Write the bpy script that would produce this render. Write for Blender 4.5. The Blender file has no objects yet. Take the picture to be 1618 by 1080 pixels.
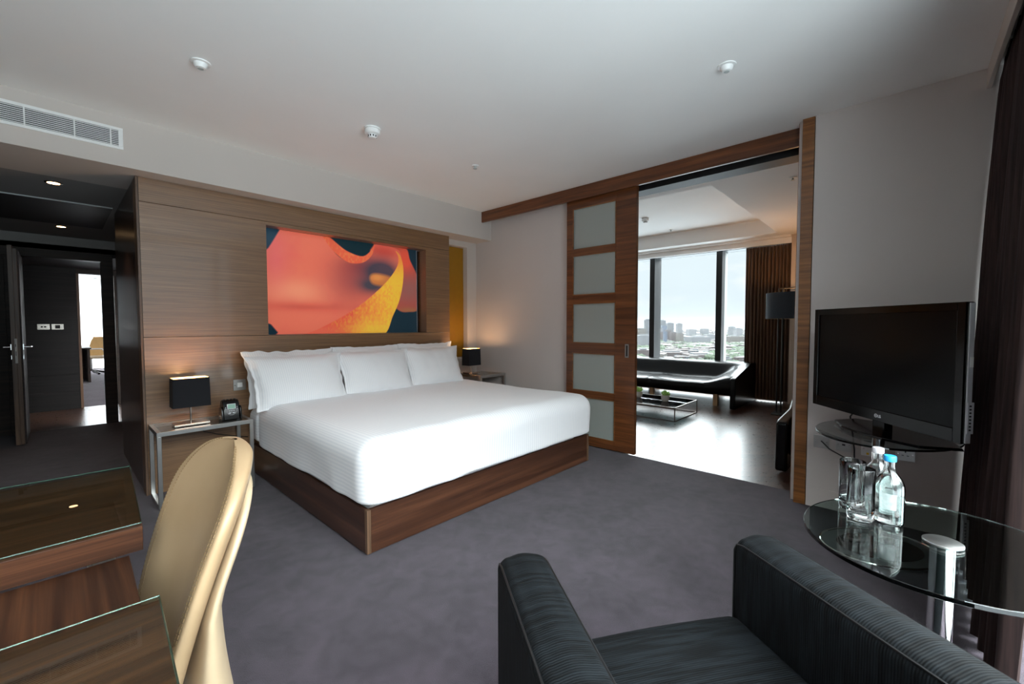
import bpy, bmesh, math, random
import numpy as np
from mathutils import Vector, Matrix, noise
random.seed(7)
PI = math.pi
S = bpy.context.scene
COL = S.collection

# ------------------------------------------------------------------ materials
def srgb(r, g, b):
    f = lambda c: (c/255/12.92) if c/255 <= .04045 else ((c/255+.055)/1.055)**2.4
    return (f(r), f(g), f(b), 1)

class NT:
    def __init__(s, name):
        s.m = bpy.data.materials.new(name); s.m.use_nodes = True
        s.t = s.m.node_tree; s.n = s.t.nodes; s.l = s.t.links
        s.b = s.n['Principled BSDF']
    def add(s, typ, **kw):
        n = s.n.new(typ)
        for k, v in kw.items():
            if hasattr(n, k): setattr(n, k, v)
            else: n.inputs[k.replace('_', ' ')].default_value = v
        return n
    def link(s, a, b): s.l.new(a, b)
    def coords(s, scale=(1, 1, 1), rot=(0, 0, 0), which='Object'):
        tc = s.add('ShaderNodeTexCoord'); mp = s.add('ShaderNodeMapping')
        mp.inputs['Scale'].default_value = scale; mp.inputs['Rotation'].default_value = rot
        s.link(tc.outputs[which], mp.inputs['Vector']); return mp.outputs['Vector']
    def noise(s, vec, scale=1, detail=4, dist=0, rough=.5):
        n = s.add('ShaderNodeTexNoise'); n.inputs['Scale'].default_value = scale
        n.inputs['Detail'].default_value = detail; n.inputs['Distortion'].default_value = dist
        n.inputs['Roughness'].default_value = rough
        s.link(vec, n.inputs['Vector']); return n.outputs['Fac']
    def ramp(s, fac, stops):
        r = s.add('ShaderNodeValToRGB'); e = r.color_ramp.elements
        while len(e) < len(stops): e.new(.5)
        for i, (p, c) in enumerate(stops): e[i].position = p; e[i].color = c
        s.link(fac, r.inputs['Fac']); return r.outputs['Color']
    def mix(s, fac, a, b, mode='MIX'):
        m = s.add('ShaderNodeMix', data_type='RGBA'); m.blend_type = mode
        for k, v in ((0, fac), (6, a), (7, b)):
            if hasattr(v, 'links'): s.link(v, m.inputs[k])
            else: m.inputs[k].default_value = v
        return m.outputs[2]
    def math(s, op, a, b=0.0):
        m = s.add('ShaderNodeMath', operation=op)
        for k, v in ((0, a), (1, b)):
            if hasattr(v, 'links'): s.link(v, m.inputs[k])
            else: m.inputs[k].default_value = v
        return m.outputs[0]
    def bump(s, h, strength=.2, dist=.01):
        b = s.add('ShaderNodeBump'); b.inputs['Strength'].default_value = strength
        b.inputs['Distance'].default_value = dist
        s.link(h, b.inputs['Height']); s.link(b.outputs[0], s.b.inputs['Normal'])
    def set(s, **kw):
        for k, v in kw.items():
            i = s.b.inputs[k.replace('_', ' ')]
            if hasattr(v, 'links'): s.link(v, i)
            else: i.default_value = v
        return s.m

def plain(name, col, rough=.5, metal=0, **kw):
    t = NT(name); v = t.coords((6, 6, 6)); f = t.noise(v, 3, 2)
    a = tuple(c*.96 for c in col[:3])+(1,); b = tuple(min(1, c*1.04) for c in col[:3])+(1,)
    t.set(Base_Color=t.ramp(f, [(.3, a), (.7, b)]), Roughness=rough, Metallic=metal, **kw)
    return t.m

def wood(name, cols, axis='X', along=1.0, across=30, rough=.35, coat=0, fine=.5, spec=.5, bump=.05):
    t = NT(name)
    sc = {'X': (along, across, across), 'Y': (across, along, across), 'Z': (across, across, along)}[axis]
    v = t.coords(sc); f1 = t.noise(v, 1, 5, .35, .6)
    sc2 = tuple(q*5 if q == across else q*2.2 for q in sc)
    v2 = t.coords(sc2); f2 = t.noise(v2, 1, 3, 0, .6)
    f = t.math('ADD', t.math('MULTIPLY', f1, 1-fine*.5), t.math('MULTIPLY', f2, fine*.5))
    d, m, l = cols
    t.set(Base_Color=t.ramp(f, [(.33, d), (.5, m), (.68, l)]), Roughness=rough)
    t.b.inputs['Specular IOR Level'].default_value = spec
    if coat: t.b.inputs['Coat Weight'].default_value = coat; t.b.inputs['Coat Roughness'].default_value = .08
    t.bump(f, bump, .002)
    return t.m

M = {}
def wall_mat(name, col, rough=.75):
    t = NT(name); v = t.coords((1, 1, 1)); f = t.noise(v, 2.2, 3)
    g = t.noise(v, 260, 2)
    a = tuple(c*.975 for c in col[:3])+(1,)
    t.set(Base_Color=t.ramp(f, [(.3, a), (.7, col)]), Roughness=rough); t.bump(g, .06, .001)
    return t.m
M['wall'] = wall_mat('paint_warm_grey', srgb(192, 184, 180))
M['ceil'] = wall_mat('paint_white', srgb(243, 242, 240))
M['cornice'] = wall_mat('paint_cream', srgb(198, 189, 182))
M['liv_wall'] = wall_mat('paint_beige', srgb(196, 180, 164))
M['dark_paint'] = wall_mat('paint_dark', srgb(44, 43, 44))
M['grey_paint'] = wall_mat('paint_hall_grey', srgb(150, 147, 144))

t = NT('carpet'); v = t.coords((1, 1, 1))
big = t.noise(v, 2.6, 4, 1.0); mid = t.noise(v, 14, 3, .6); fin = t.noise(v, 420, 2)
c1 = t.ramp(big, [(.35, srgb(28, 23, 30)), (.62, srgb(68, 59, 69))])
c2 = t.mix(.4, c1, t.ramp(mid, [(.38, srgb(27, 22, 29)), (.62, srgb(70, 61, 71))]))
c3 = t.mix(.42, c2, t.ramp(fin, [(.35, srgb(30, 26, 32)), (.68, srgb(108, 97, 108))]))
t.set(Base_Color=c3, Roughness=.95, Sheen_Weight=.12)
t.b.inputs['Specular IOR Level'].default_value = .15
t.bump(t.math('ADD', fin, t.math('MULTIPLY', mid, .6)), .6, .006)
M['carpet'] = t.m

M['panel'] = wood('headboard_walnut', (srgb(88, 60, 36), srgb(122, 88, 57), srgb(154, 118, 82)), 'X', 2.2, 210, .38, coat=.5, fine=.8, spec=.8)
M['frame_wood'] = wood('walnut_red', (srgb(60, 32, 17), srgb(94, 54, 29), srgb(124, 76, 42)), 'Y', 1.2, 26, .32, fine=.5)
M['post_wood'] = wood('post_walnut', (srgb(82, 48, 22), srgb(120, 76, 38), srgb(148, 98, 54)), 'Y', 2.0, 34, .35, fine=.5)
M['bed_wood'] = wood('bed_walnut', (srgb(42, 24, 16), srgb(66, 40, 27), srgb(94, 60, 42)), 'X', .8, 16, .3, fine=.45)
M['bed_wood_y'] = wood('bed_walnut_side', (srgb(42, 24, 16), srgb(66, 40, 27), srgb(94, 60, 42)), 'Y', .8, 16, .3, fine=.45)
M['hall_wood'] = wood('dark_stained_oak', (srgb(24, 17, 14), srgb(38, 27, 22), srgb(56, 41, 32)), 'X', 1.2, 30, .5, spec=.3)
M['door_wood'] = wood('door_walnut', (srgb(62, 45, 34), srgb(92, 69, 52), srgb(122, 94, 72)), 'Z', 1.2, 30, .4)
M['side_wood'] = wood('gloss_dark_veneer', (srgb(34, 22, 16), srgb(52, 34, 25), srgb(70, 47, 34)), 'Z', 1.2, 26, .3, coat=.25)
M['desk_wood'] = wood('desk_walnut', (srgb(28, 14, 8), srgb(50, 28, 16), srgb(72, 43, 26)), 'Y', 1.0, 46, .5, spec=.2, fine=.5)
M['desk_wood_x'] = wood('desk_walnut_edge', (srgb(34, 17, 9), srgb(56, 31, 17), srgb(82, 49, 29)), 'X', 1.0, 60, .5, spec=.2, fine=.5)

# living-room floor: dark wide boards, polished
t = NT('dark_polished_boards'); v = t.coords((1, 1, 1), (0, 0, math.radians(48)))
br = t.add('ShaderNodeTexBrick'); br.offset = .37
br.inputs['Scale'].default_value = 1; br.inputs['Mortar Size'].default_value = .0012
br.inputs['Brick Width'].default_value = .62; br.inputs['Row Height'].default_value = .115
br.inputs['Color1'].default_value = srgb(44, 26, 19); br.inputs['Color2'].default_value = srgb(88, 56, 38)
br.inputs['Mortar'].default_value = srgb(16, 10, 8)
t.link(v, br.inputs['Vector'])
g = t.noise(t.coords((3, 60, 60), (0, 0, math.radians(48))), 1, 4, .3)
col = t.mix(.45, br.outputs['Color'], t.ramp(g, [(.3, srgb(32, 20, 16)), (.7, srgb(84, 54, 40))]))
rr = t.noise(t.coords((9, 9, 9)), 3, 5, 1.2)
t.set(Base_Color=col, Roughness=t.ramp(rr, [(.3, (.27, .27, .27, 1)), (.8, (.31, .31, .31, 1))]))
t.b.inputs['IOR'].default_value = 1.6; t.b.inputs['Specular IOR Level'].default_value = .6
t.b.inputs['Coat Weight'].default_value = .4; t.b.inputs['Coat Roughness'].default_value = .24; t.b.inputs['Coat IOR'].default_value = 1.8
M['wood_floor'] = t.m

M['steel'] = plain('brushed_steel', srgb(182, 182, 180), .32, 1)
M['chrome'] = plain('chrome', srgb(225, 225, 225), .08, 1)
M['nickel'] = plain('satin_nickel', srgb(200, 190, 180), .2, 1)
M['black_plastic'] = plain('gloss_black_plastic', srgb(5, 5, 6), .14)
M['black_plastic'].node_tree.nodes['Principled BSDF'].inputs['Specular IOR Level'].default_value = .3
M['black_matte'] = plain('black_matte', srgb(14, 14, 15), .5)
M['screen'] = plain('dark_screen', srgb(7, 8, 10), .22)
M['screen'].node_tree.nodes['Principled BSDF'].inputs['Specular IOR Level'].default_value = .12
M['hall_panel'] = wood('black_stained_panel', (srgb(15, 14, 15), srgb(24, 22, 22), srgb(34, 31, 30)), 'X', 1.2, 30, .5, spec=.3)
M['hatch'] = plain('dark_gloss_hatch', srgb(30, 28, 28), .5)
M['silver'] = plain('silver_plastic', srgb(205, 205, 210), .3, .3)
M['white_plastic'] = plain('white_plastic', srgb(232, 232, 230), .35)
M['lcd'] = plain('lcd_green', srgb(128, 168, 150), .3)
M['shade'] = plain('black_fabric_shade', srgb(12, 13, 20), .85)
M['liv_shade'] = plain('slate_fabric_shade', srgb(40, 48, 58), .8)
M['black_leather'] = plain('black_leather', srgb(5, 5, 6), .27)
M['black_leather'].node_tree.nodes['Principled BSDF'].inputs['Specular IOR Level'].default_value = .22
M['blue_cap'] = plain('blue_cap', srgb(40, 150, 215), .4)
M['yellow'] = plain('yellow_sticker', srgb(235, 195, 30), .5)
M['gold'] = plain('gold_back_painted_glass', srgb(150, 106, 8), .3)
M['recess_white'] = plain('recess_white', srgb(215, 205, 190), .7)
M['mullion'] = plain('black_aluminium', srgb(14, 16, 18), .35)
M['pale_alu'] = plain('pale_aluminium', srgb(168, 174, 172), .4)
M['concrete_pot'] = plain('concrete_pot', srgb(200, 192, 184), .85)
M['leaf'] = plain('succulent_green', srgb(150, 190, 100), .5)
M['wood_leg'] = plain('pale_wood_leg', srgb(190, 150, 110), .5)

def glass(name, tint=(1, 1, 1, 1), rough=0.0, ior=1.5):
    t = NT(name); v = t.coords((1, 1, 1)); f = t.noise(v, 2, 1)
    b2 = tuple(c*.995 for c in tint[:3])+(1,)
    t.set(Base_Color=t.ramp(f, [(.4, b2), (.6, tint)]), Roughness=rough, Transmission_Weight=1.0, IOR=ior)
    return t.m
M['glass'] = glass('clear_glass')
M['green_glass'] = glass('green_tinted_glass', (.60, .76, .71, 1))
M['glass_edge'] = glass('glass_edge_green', (.35, .75, .66, 1), .1)
M['smoke_glass'] = glass('grey_glass', (.62, .68, .68, 1))
M['water'] = glass('water', (.95, 1, .99, 1), 0, 1.33)
# thin architectural glass: mostly see-through with a mirror film
def pane(name, tint, refl=1.5):
    t = NT(name); out = t.n['Material Output']
    tr = t.add('ShaderNodeBsdfTransparent'); gl = t.add('ShaderNodeBsdfGlossy'); gl.inputs['Roughness'].default_value = .01
    fr = t.add('ShaderNodeFresnel'); fr.inputs['IOR'].default_value = refl
    ge = t.add('ShaderNodeNewGeometry'); fac = t.math('MULTIPLY', fr.outputs[0], t.math('SUBTRACT', 1.0, ge.outputs['Backfacing']))
    nf = t.noise(t.coords((1, 1, 1)), 1, 1)
    t.link(t.ramp(nf, [(.3, tuple(c*.99 for c in tint[:3])+(1,)), (.7, tint)]), tr.inputs['Color'])
    mx = t.add('ShaderNodeMixShader')
    t.link(fac, mx.inputs[0]); t.link(tr.outputs[0], mx.inputs[1]); t.link(gl.outputs[0], mx.inputs[2])
    t.link(mx.outputs[0], out.inputs['Surface']); return t.m
M['pane'] = pane('window_glass', (.96, .98, .97, 1), 1.2)
M['dimming_pane'] = pane('view_dimming_glass', (.82, .84, .835, 1), 1.2)  # tint added to dim the bright sky and city seen through it
t = NT('frosted_glass'); v = t.coords((1, 1, 1)); f = t.noise(v, 300, 2)
t.set(Base_Color=t.ramp(f, [(.3, srgb(172, 178, 172)), (.7, srgb(180, 185, 179))]), Roughness=.42, Transmission_Weight=.35)
M['frosted'] = t.m
# desk glass: clear sheet, thin pane model on top
M['dark_glass'] = pane('dark_table_glass', (.20, .24, .25, 1), 1.45)
M['table_steel'] = plain('dark_satin_steel', srgb(120, 112, 106), .35, 1)
M['desk_glass'] = pane('desk_glass', (.88, .93, .89, 1), 1.35)

# fabrics
def stripes(name, attr, period, c1, c2, rough=.8, sheen=.3, bumps=.1):
    t = NT(name); a = t.add('ShaderNodeAttribute'); a.attribute_name = attr
    w = t.math('SINE', t.math('MULTIPLY', a.outputs['Fac'], 2*PI/period))
    w = t.math('ADD', t.math('MULTIPLY', w, .5), .5)
    nz = t.noise(t.coords((1, 1, 1)), 9, 4)
    col = t.mix(.10, t.ramp(w, [(.42, c1), (.58, c2)]), t.ramp(nz, [(.3, c1), (.7, c2)]))
    t.set(Base_Color=col, Roughness=rough, Sheen_Weight=sheen)
    t.bump(t.noise(t.coords((1, 1, 1)), 700, 2), bumps, .001)
    return t.m
M['duvet'] = stripes('white_sateen_stripe', 'stripe', .022, srgb(226, 227, 231), srgb(238, 238, 240), .6)
M['pillow'] = stripes('white_pillow_stripe', 'stripe', .016, srgb(236, 237, 240), srgb(246, 246, 247), .65)

def curtain_mat(name, c1, c2, sheer=0):
    t = NT(name); v = t.coords((1, 1, 1)); f = t.noise(t.coords((60, 60, 2)), 2, 3)
    t.set(Base_Color=t.ramp(f, [(.3, c1), (.7, c2)]), Roughness=.85)
    t.b.inputs['Specular IOR Level'].default_value = .2
    return t.m
M['curtain'] = curtain_mat('brown_taffeta', srgb(36, 27, 27), srgb(56, 42, 40))
M['liv_curtain'] = curtain_mat('brown_taffeta_living', srgb(82, 66, 56), srgb(120, 98, 84))
t = NT('sheer_net'); out = t.n['Material Output']
tl = t.add('ShaderNodeBsdfTranslucent'); tr = t.add('ShaderNodeBsdfTransparent'); mx = t.add('ShaderNodeMixShader')
nf = t.noise(t.coords((40, 40, 2)), 2, 2)
t.link(t.ramp(nf, [(.3, (.85, .86, .86, 1)), (.7, (.95, .95, .95, 1))]), tl.inputs['Color'])
mx.inputs[0].default_value = .25
t.link(tl.outputs[0], mx.inputs[1]); t.link(tr.outputs[0], mx.inputs[2]); t.link(mx.outputs[0], out.inputs['Surface'])
M['sheer'] = t.m

t = NT('black_woven_fabric')
tc = t.add('ShaderNodeUVMap'); tc.uv_map = 'uv'
def uvn(sc, scale, det=3, dist=0):
    mp = t.add('ShaderNodeMapping'); mp.inputs['Scale'].default_value = sc
    t.link(tc.outputs[0], mp.inputs['Vector']); return t.noise(mp.outputs[0], scale, det, dist)
streak = uvn((95, 7, 1), 1, 4, .6)
wv = t.add('ShaderNodeTexWave'); wv.inputs['Scale'].default_value = 1.0
mp = t.add('ShaderNodeMapping'); mp.inputs['Scale'].default_value = (60, 60, 1)
t.link(tc.outputs[0], mp.inputs['Vector']); t.link(mp.outputs[0], wv.inputs['Vector'])
c = t.ramp(streak, [(.40, srgb(2, 3, 4)), (.62, srgb(22, 27, 31))])
c = t.mix(.45, c, t.ramp(wv.outputs['Fac'], [(.3, srgb(1, 2, 2)), (.7, srgb(16, 19, 22))]), 'MIX')
t.set(Base_Color=c, Roughness=.75)
t.b.inputs['Specular IOR Level'].default_value = .15
t.bump(t.math('ADD', streak, wv.outputs['Fac']), .25, .002)
M['chair_fabric'] = t.m
t = NT('cream_leather'); v = t.coords((1, 1, 1)); f = t.noise(v, 5, 3); g = t.noise(v, 240, 3)
t.set(Base_Color=t.ramp(f, [(.3, srgb(152, 127, 97)), (.7, srgb(164, 139, 108))]), Roughness=.4)
t.bump(g, .12, .001); M['cream'] = t.m
M['cream_shell'] = plain('cream_shell_leather', srgb(184, 163, 134), .42)
M['cream_stitch'] = plain('brown_stitch', srgb(120, 96, 62), .7)

def emit(name, col, st):
    t = NT(name); t.set(Base_Color=col, Emission_Color=col, Emission_Strength=st); return t.m
M['warm_glow'] = emit('warm_bulb', (1, .55, .22, 1), 9)
M['warm_inner'] = plain('gold_shade_lining', srgb(250, 226, 175), .6)
M['down_glow'] = emit('downlight_bulb', (1, .62, .3, 1), 14)

# ------------------------------------------------------------------ mesh helpers
WMX = {}
class MB:
    def __init__(s):
        s.v = []; s.f = []; s.mi = []; s.cur = 0; s.attr = {}; s.uv = []
        s.hasuv = False
    def q(s, pts, faces, uvs=None):
        o = len(s.v); s.v += [tuple(p) for p in pts]
        for f in faces:
            s.f.append([o+i for i in f]); s.mi.append(s.cur)
            s.uv.append([uvs[i] for i in f] if uvs else [(0, 0)]*len(f))
        if uvs: s.hasuv = True
        return o
    def box(s, x0, x1, y0, y1, z0, z1):
        s.q([(x, y, z) for z in (z0, z1) for y in (y0, y1) for x in (x0, x1)],
            [(0, 2, 3, 1), (4, 5, 7, 6), (0, 1, 5, 4), (2, 6, 7, 3), (0, 4, 6, 2), (1, 3, 7, 5)])
        return s
    def obox(s, mat, hx, hy, hz):
        P = [mat @ Vector((x, y, z)) for z in (-hz, hz) for y in (-hy, hy) for x in (-hx, hx)]
        s.q(P, [(0, 2, 3, 1), (4, 5, 7, 6), (0, 1, 5, 4), (2, 6, 7, 3), (0, 4, 6, 2), (1, 3, 7, 5)])
        return s
    def lathe(s, cx, cy, prof, n=32, close=True):
        k = len(prof); pts = []
        for (r, z) in prof:
            for i in range(n):
                a = 2*PI*i/n; pts.append((cx+r*math.cos(a), cy+r*math.sin(a), z))
        F = []
        for j in range(k-1):
            for i in range(n):
                i2 = (i+1) % n; F.append((j*n+i, j*n+i2, (j+1)*n+i2, (j+1)*n+i))
        if close:
            F.append(tuple(reversed(range(n)))); F.append(tuple((k-1)*n+i for i in range(n)))
        s.q(pts, F); return s
    def ell(s, cx, cy, a, b, ang, z0, z1, n=64, bev=.002):
        pts = []; F = []
        rows = [(z0, -bev), (z0+bev, 0), (z1-bev, 0), (z1, -bev)]
        for z, d in rows:
            for i in range(n):
                t = 2*PI*i/n; x = (a+d)*math.cos(t); y = (b+d)*math.sin(t)
                pts.append((cx+x*math.cos(ang)-y*math.sin(ang), cy+x*math.sin(ang)+y*math.cos(ang), z))
        for j in range(3):
            for i in range(n):
                i2 = (i+1) % n; F.append((j*n+i, j*n+i2, (j+1)*n+i2, (j+1)*n+i))
        F.append(tuple(reversed(range(n)))); F.append(tuple(3*n+i for i in range(n)))
        s.q(pts, F); return s
    def tube(s, path, r, n=10, caps=True):
        P = [Vector(p) for p in path]; pts = []; F = []
        up = Vector((0, 0, 1)); prev = None
        for i, p in enumerate(P):
            d = (P[min(i+1, len(P)-1)]-P[max(i-1, 0)]).normalized()
            if prev is None:
                a = d.cross(up)
                if a.length < 1e-3: a = d.cross(Vector((1, 0, 0)))
                a.normalize()
            else:
                a = (prev-d*prev.dot(d)).normalized()
            prev = a; b = d.cross(a)
            rr = r[i] if isinstance(r, (list, tuple)) else r
            for k in range(n):
                t = 2*PI*k/n; pts.append(p+a*(rr*math.cos(t))+b*(rr*math.sin(t)))
        for j in range(len(P)-1):
            for k in range(n):
                k2 = (k+1) % n; F.append((j*n+k, j*n+k2, (j+1)*n+k2, (j+1)*n+k))
        if caps: F.append(tuple(reversed(range(n)))); F.append(tuple((len(P)-1)*n+k for k in range(n)))
        s.q(pts, F); return s
    def grid(s, fn, nu, nv, closeu=False, uvf=None):
        pts = [fn(i/(nu if closeu else nu-1), j/(nv-1)) for j in range(nv) for i in range(nu)]
        F = []
        for j in range(nv-1):
            for i in range(nu if closeu else nu-1):
                i2 = (i+1) % nu; F.append((j*nu+i, j*nu+i2, (j+1)*nu+i2, (j+1)*nu+i))
        uvs = [uvf(i/(nu if closeu else nu-1), j/(nv-1)) for j in range(nv) for i in range(nu)] if uvf else None
        s.q(pts, F, uvs); return s
    def prism(s, poly, axis, a0, a1):
        n = len(poly); pts = []
        for a in (a0, a1):
            for (u, v) in poly:
                pts.append({'X': (a, u, v), 'Y': (u, a, v), 'Z': (u, v, a)}[axis])
        F = [tuple(range(n)), tuple(reversed(range(n, 2*n)))]
        for i in range(n):
            j = (i+1) % n; F.append((i, i+n, j+n, j))
        s.q(pts, F); return s
    def build(s, name, mats, parent=None, smooth=False, bevel=0, seg=2, origin=None, merge=0, angle=40, subsurf=0):
        if not isinstance(mats, (list, tuple)): mats = [mats]
        me = bpy.data.meshes.new(name)
        V = [Vector(p) for p in s.v]
        if parent is not None: O = WMX[parent.name]
        else:
            if origin is None:
                xs = [p.x for p in V]; ys = [p.y for p in V]; zs = [p.z for p in V]
                origin = ((min(xs)+max(xs))/2, (min(ys)+max(ys))/2, min(zs))
            O = Matrix.Translation(origin)
        inv = O.inverted(); V = [inv @ p for p in V]
        me.from_pydata(V, [], s.f)
        for m in mats: me.materials.append(m)
        for p, i in zip(me.polygons, s.mi): p.material_index = i
        if s.hasuv:
            ul = me.uv_layers.new(name='uv'); k = 0
            for p, uv in zip(me.polygons, s.uv):
                for li, c in zip(p.loop_indices, uv): ul.data[li].uv = c
        for an, vals in s.attr.items():
            at = me.attributes.new(an, 'FLOAT', 'POINT')
            at.data.foreach_set('value', vals)
        bm = bmesh.new(); bm.from_mesh(me)
        if merge: bmesh.ops.remove_doubles(bm, verts=bm.verts, dist=merge)
        bmesh.ops.recalc_face_normals(bm, faces=bm.faces)
        bm.to_mesh(me); bm.free()
        o = bpy.data.objects.new(name, me); COL.objects.link(o)
        if parent is None: o.matrix_world = O; WMX[o.name] = O
        else: o.parent = parent; WMX[o.name] = WMX[parent.name]
        if smooth:
            for p in me.polygons: p.use_smooth = True
            if angle < 180:
                try: me.set_sharp_from_angle(angle=math.radians(angle))
                except Exception: pass
        if bevel:
            b = o.modifiers.new('bevel', 'BEVEL'); b.width = bevel; b.segments = seg; b.limit_method = 'ANGLE'
            b.angle_limit = math.radians(35); b.harden_normals = False
        if subsurf:
            b = o.modifiers.new('sub', 'SUBSURF'); b.levels = subsurf; b.render_levels = subsurf
        return o

def thing(name, label, cat, loc=(0, 0, 0), rot=0, group=None):
    o = bpy.data.objects.new(name, None); COL.objects.link(o)
    mw = Matrix.Translation(loc) @ Matrix.Rotation(rot, 4, 'Z'); o.matrix_world = mw; WMX[o.name] = mw
    o.empty_display_size = .1
    return tag(o, label, cat, group)
def tag(o, label, cat, group=None, kind=None):
    if label: o['label'] = label
    if cat: o['category'] = cat
    if group: o['group'] = group
    if kind: o['kind'] = kind
    return o
def st(o): o['kind'] = 'structure'; return o
def dup(root, mw, label, group=None):
    r = root.copy(); COL.objects.link(r); r.matrix_world = mw; r['label'] = label
    if group: r['group'] = group
    WMX[r.name] = mw
    for ch in list(root.children):
        c = ch.copy(); COL.objects.link(c); c.parent = r
        for g in ch.children:
            d = g.copy(); COL.objects.link(d); d.parent = c
    return r
def B(*a): return MB().box(*a)

# key planes
ZC = 2.54      # ceiling
YB = 3.725     # bulkhead face
ZS = 2.222     # soffit / corridor ceiling
YH = 3.88      # headboard face
XW = 3.645     # partition wall plane (behind the sliding door)
XT = 3.368     # television wall plane
XD = 3.554     # sliding door face
YW = -.62      # window wall

# ================================================================== SETTING
st(B(-1.3, 3.57, -.75, 7.15, -.06, 0).build('floor', M['carpet'], origin=(0, 0, 0)))
st(B(3.57, 8.1, -.75, 7.2, -.06, -.002).build('floor', M['wood_floor'], origin=(0, 0, 0)))
st(B(-1.3, 1.6, 7.15, 8.85, -.06, -.002).build('floor', M['wood_floor'], origin=(0, 0, 0)))
st(B(-.9, 4.5, 8.85, 16.6, -.06, 0).build('floor', M['carpet'], origin=(0, 0, 0)))
st(B(-1.3, 3.75, -.75, YB+.02, ZC, ZC+.1).build('ceiling', M['ceil']))
st(B(-1.3, XW, YB, YB+.6, ZS, ZC+.1).build('wall_upper', M['cornice']))        # bulkhead over the bed
st(B(-1.3, .72, YB+.6, 7.15, ZS, ZS+.1).build('ceiling', M['grey_paint']))          # corridor ceiling
# back wall with the recess for the gold panel (x 3.2..3.40, z .84..2.15)
w = MB()
w.box(.505, 3.13, 4.035, 4.15, 0, ZS); w.box(3.13, 3.41, 4.0, 4.15, 0, .80); w.box(3.13, 3.41, 4.0, 4.15, 2.155, ZS)
w.box(3.495, XW, 4.0, 4.15, 0, ZS); w.box(3.13, 3.495, 4.09, 4.15, .80, 2.155)
w.box(3.41, 3.495, 4.0, 4.15, 0, .80); w.box(3.41, 3.495, 4.0, 4.15, 2.155, ZS)
st(w.build('wall_back', M['cornice']))
# partition wall with opening y .57..1.85
w = MB()
w.box(XW, 3.78, 1.95, 7.2, 0, ZC+.1)
st(w.build('wall_right', M['wall']))
st(B(XT+.045, 3.78, -.75, .548, 0, ZC).build('wall_right_pier', M['wall']))
st(B(XT, XT+.045, -.75, .455, 0, ZC).build('wall_right_face', M['wall']))
st(B(XT-.004, XT, -.5, .455, 0, .128).build('baseboard_right', M['wall'], bevel=.0015))
st(B(3.615, 3.78, .548, 1.95, 2.40, ZC).build('trim_track', M['black_matte']))
# left wall and corridor left wall
st(B(-1.3, -1.2, -.75, 3.72, 0, ZC).build('wall_left', M['wall']))
st(B(-1.3, -1.0, 3.72, 7.15, 0, ZS).build('wall_corridor', M['hall_wood']))
# window wall of the bedroom (behind the camera): sill-less glazing between piers
w = MB()
w.box(-1.3, -1.15, -.75, -.62, 0, ZC); w.box(3.30, 3.42, -.75, -.62, 0, ZC); w.box(-1.3, 3.42, -.75, -.62, 2.46, ZC)
st(w.build('wall_window_side', M['wall']))
wf = st(B(-1.15, 3.30, -.70, -.64, .0, .05).build('window_1', M['mullion']))
for x in (-1.15, 0.32, 1.8, 3.22):
    B(x, x+.08, -.70, -.62, .05, 2.46).build('window_mullion', M['mullion'], wf)
B(-1.15, 3.30, -.675, -.669, .05, 2.46).build('window_glass', M['pane'], wf)
# curtain pelmet along the window wall
st(B(-1.2, XT, -.300, -.282, 2.435, ZC).build('trim_pelmet', M['cornice'], bevel=.002))

# header trim over the sliding door and the post
st(B(3.485, 3.51, .53, YB, 2.415, ZC-.003).build('trim_header', M['frame_wood'], bevel=.001))
st(B(3.51, XW, .53, YB-.3, 2.50, ZC-.003).build('trim_track_box', M['frame_wood']))
p = MB(); p.box(XT-.004, XT+.045, .458, .524, 0, ZC-.002)
st(p.build('trim_post', M['post_wood'], bevel=.0015))
st(B(XT+.053, 3.78, .520, .552, 0, ZC-.002).build('trim_post_inner', M['post_wood'], bevel=.001))
st(B(XT+.045, XT+.053, .515, .530, 0, ZC-.003).build('trim_shadow_gap', M['black_matte']))

# sliding door with five frosted lights
d = MB(); y0, y1 = 1.781, 2.536; g0, g1 = 1.980, 2.462
X0, X1 = XD, XD+.042
d.box(X0, X1, y0, g0, .012, 2.47); d.box(X0, X1, g1, y1, .012, 2.47)
zz = [(.094, .486), (.545, .921), (1.018, 1.412), (1.492, 1.886), (1.945, 2.350)]
lev = [.012]+[v for a in zz for v in a]+[2.47]
for i in range(0, len(lev), 2): d.box(X0, X1, g0, g1, lev[i], lev[i+1])
sd = st(d.build('door_1', M['frame_wood'], bevel=.0008))
for a, b in zz:
    m = MB()
    for (ya, yb, za, zb) in ((g0, g0+.008, a, b), (g1-.008, g1, a, b), (g0, g1, a, a+.008), (g0, g1, b-.008, b)):
        m.box(X0-.003, X0+.004, ya, yb, za, zb)
    m.build('glazing_bead', M['post_wood'], sd)
    B(X0+.014, X0+.022, g0, g1, a, b).build('frosted_pane', M['frosted'], sd)
h = MB(); hz0, hz1, hy0, hy1 = .898, 1.022, 1.842, 1.880
h.box(X0-.003, X0, hy0, hy0+.010, hz0, hz1); h.box(X0-.003, X0, hy1-.010, hy1, hz0, hz1)
h.box(X0-.003, X0, hy0, hy1, hz0, hz0+.012); h.box(X0-.003, X0, hy0, hy1, hz1-.012, hz1)
fp = h.build('flush_pull', M['steel'], sd)
B(X0-.0012, X0, hy0+.01, hy1-.01, hz0+.012, hz1-.012).build('pull_recess', M['black_matte'], sd)

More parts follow.
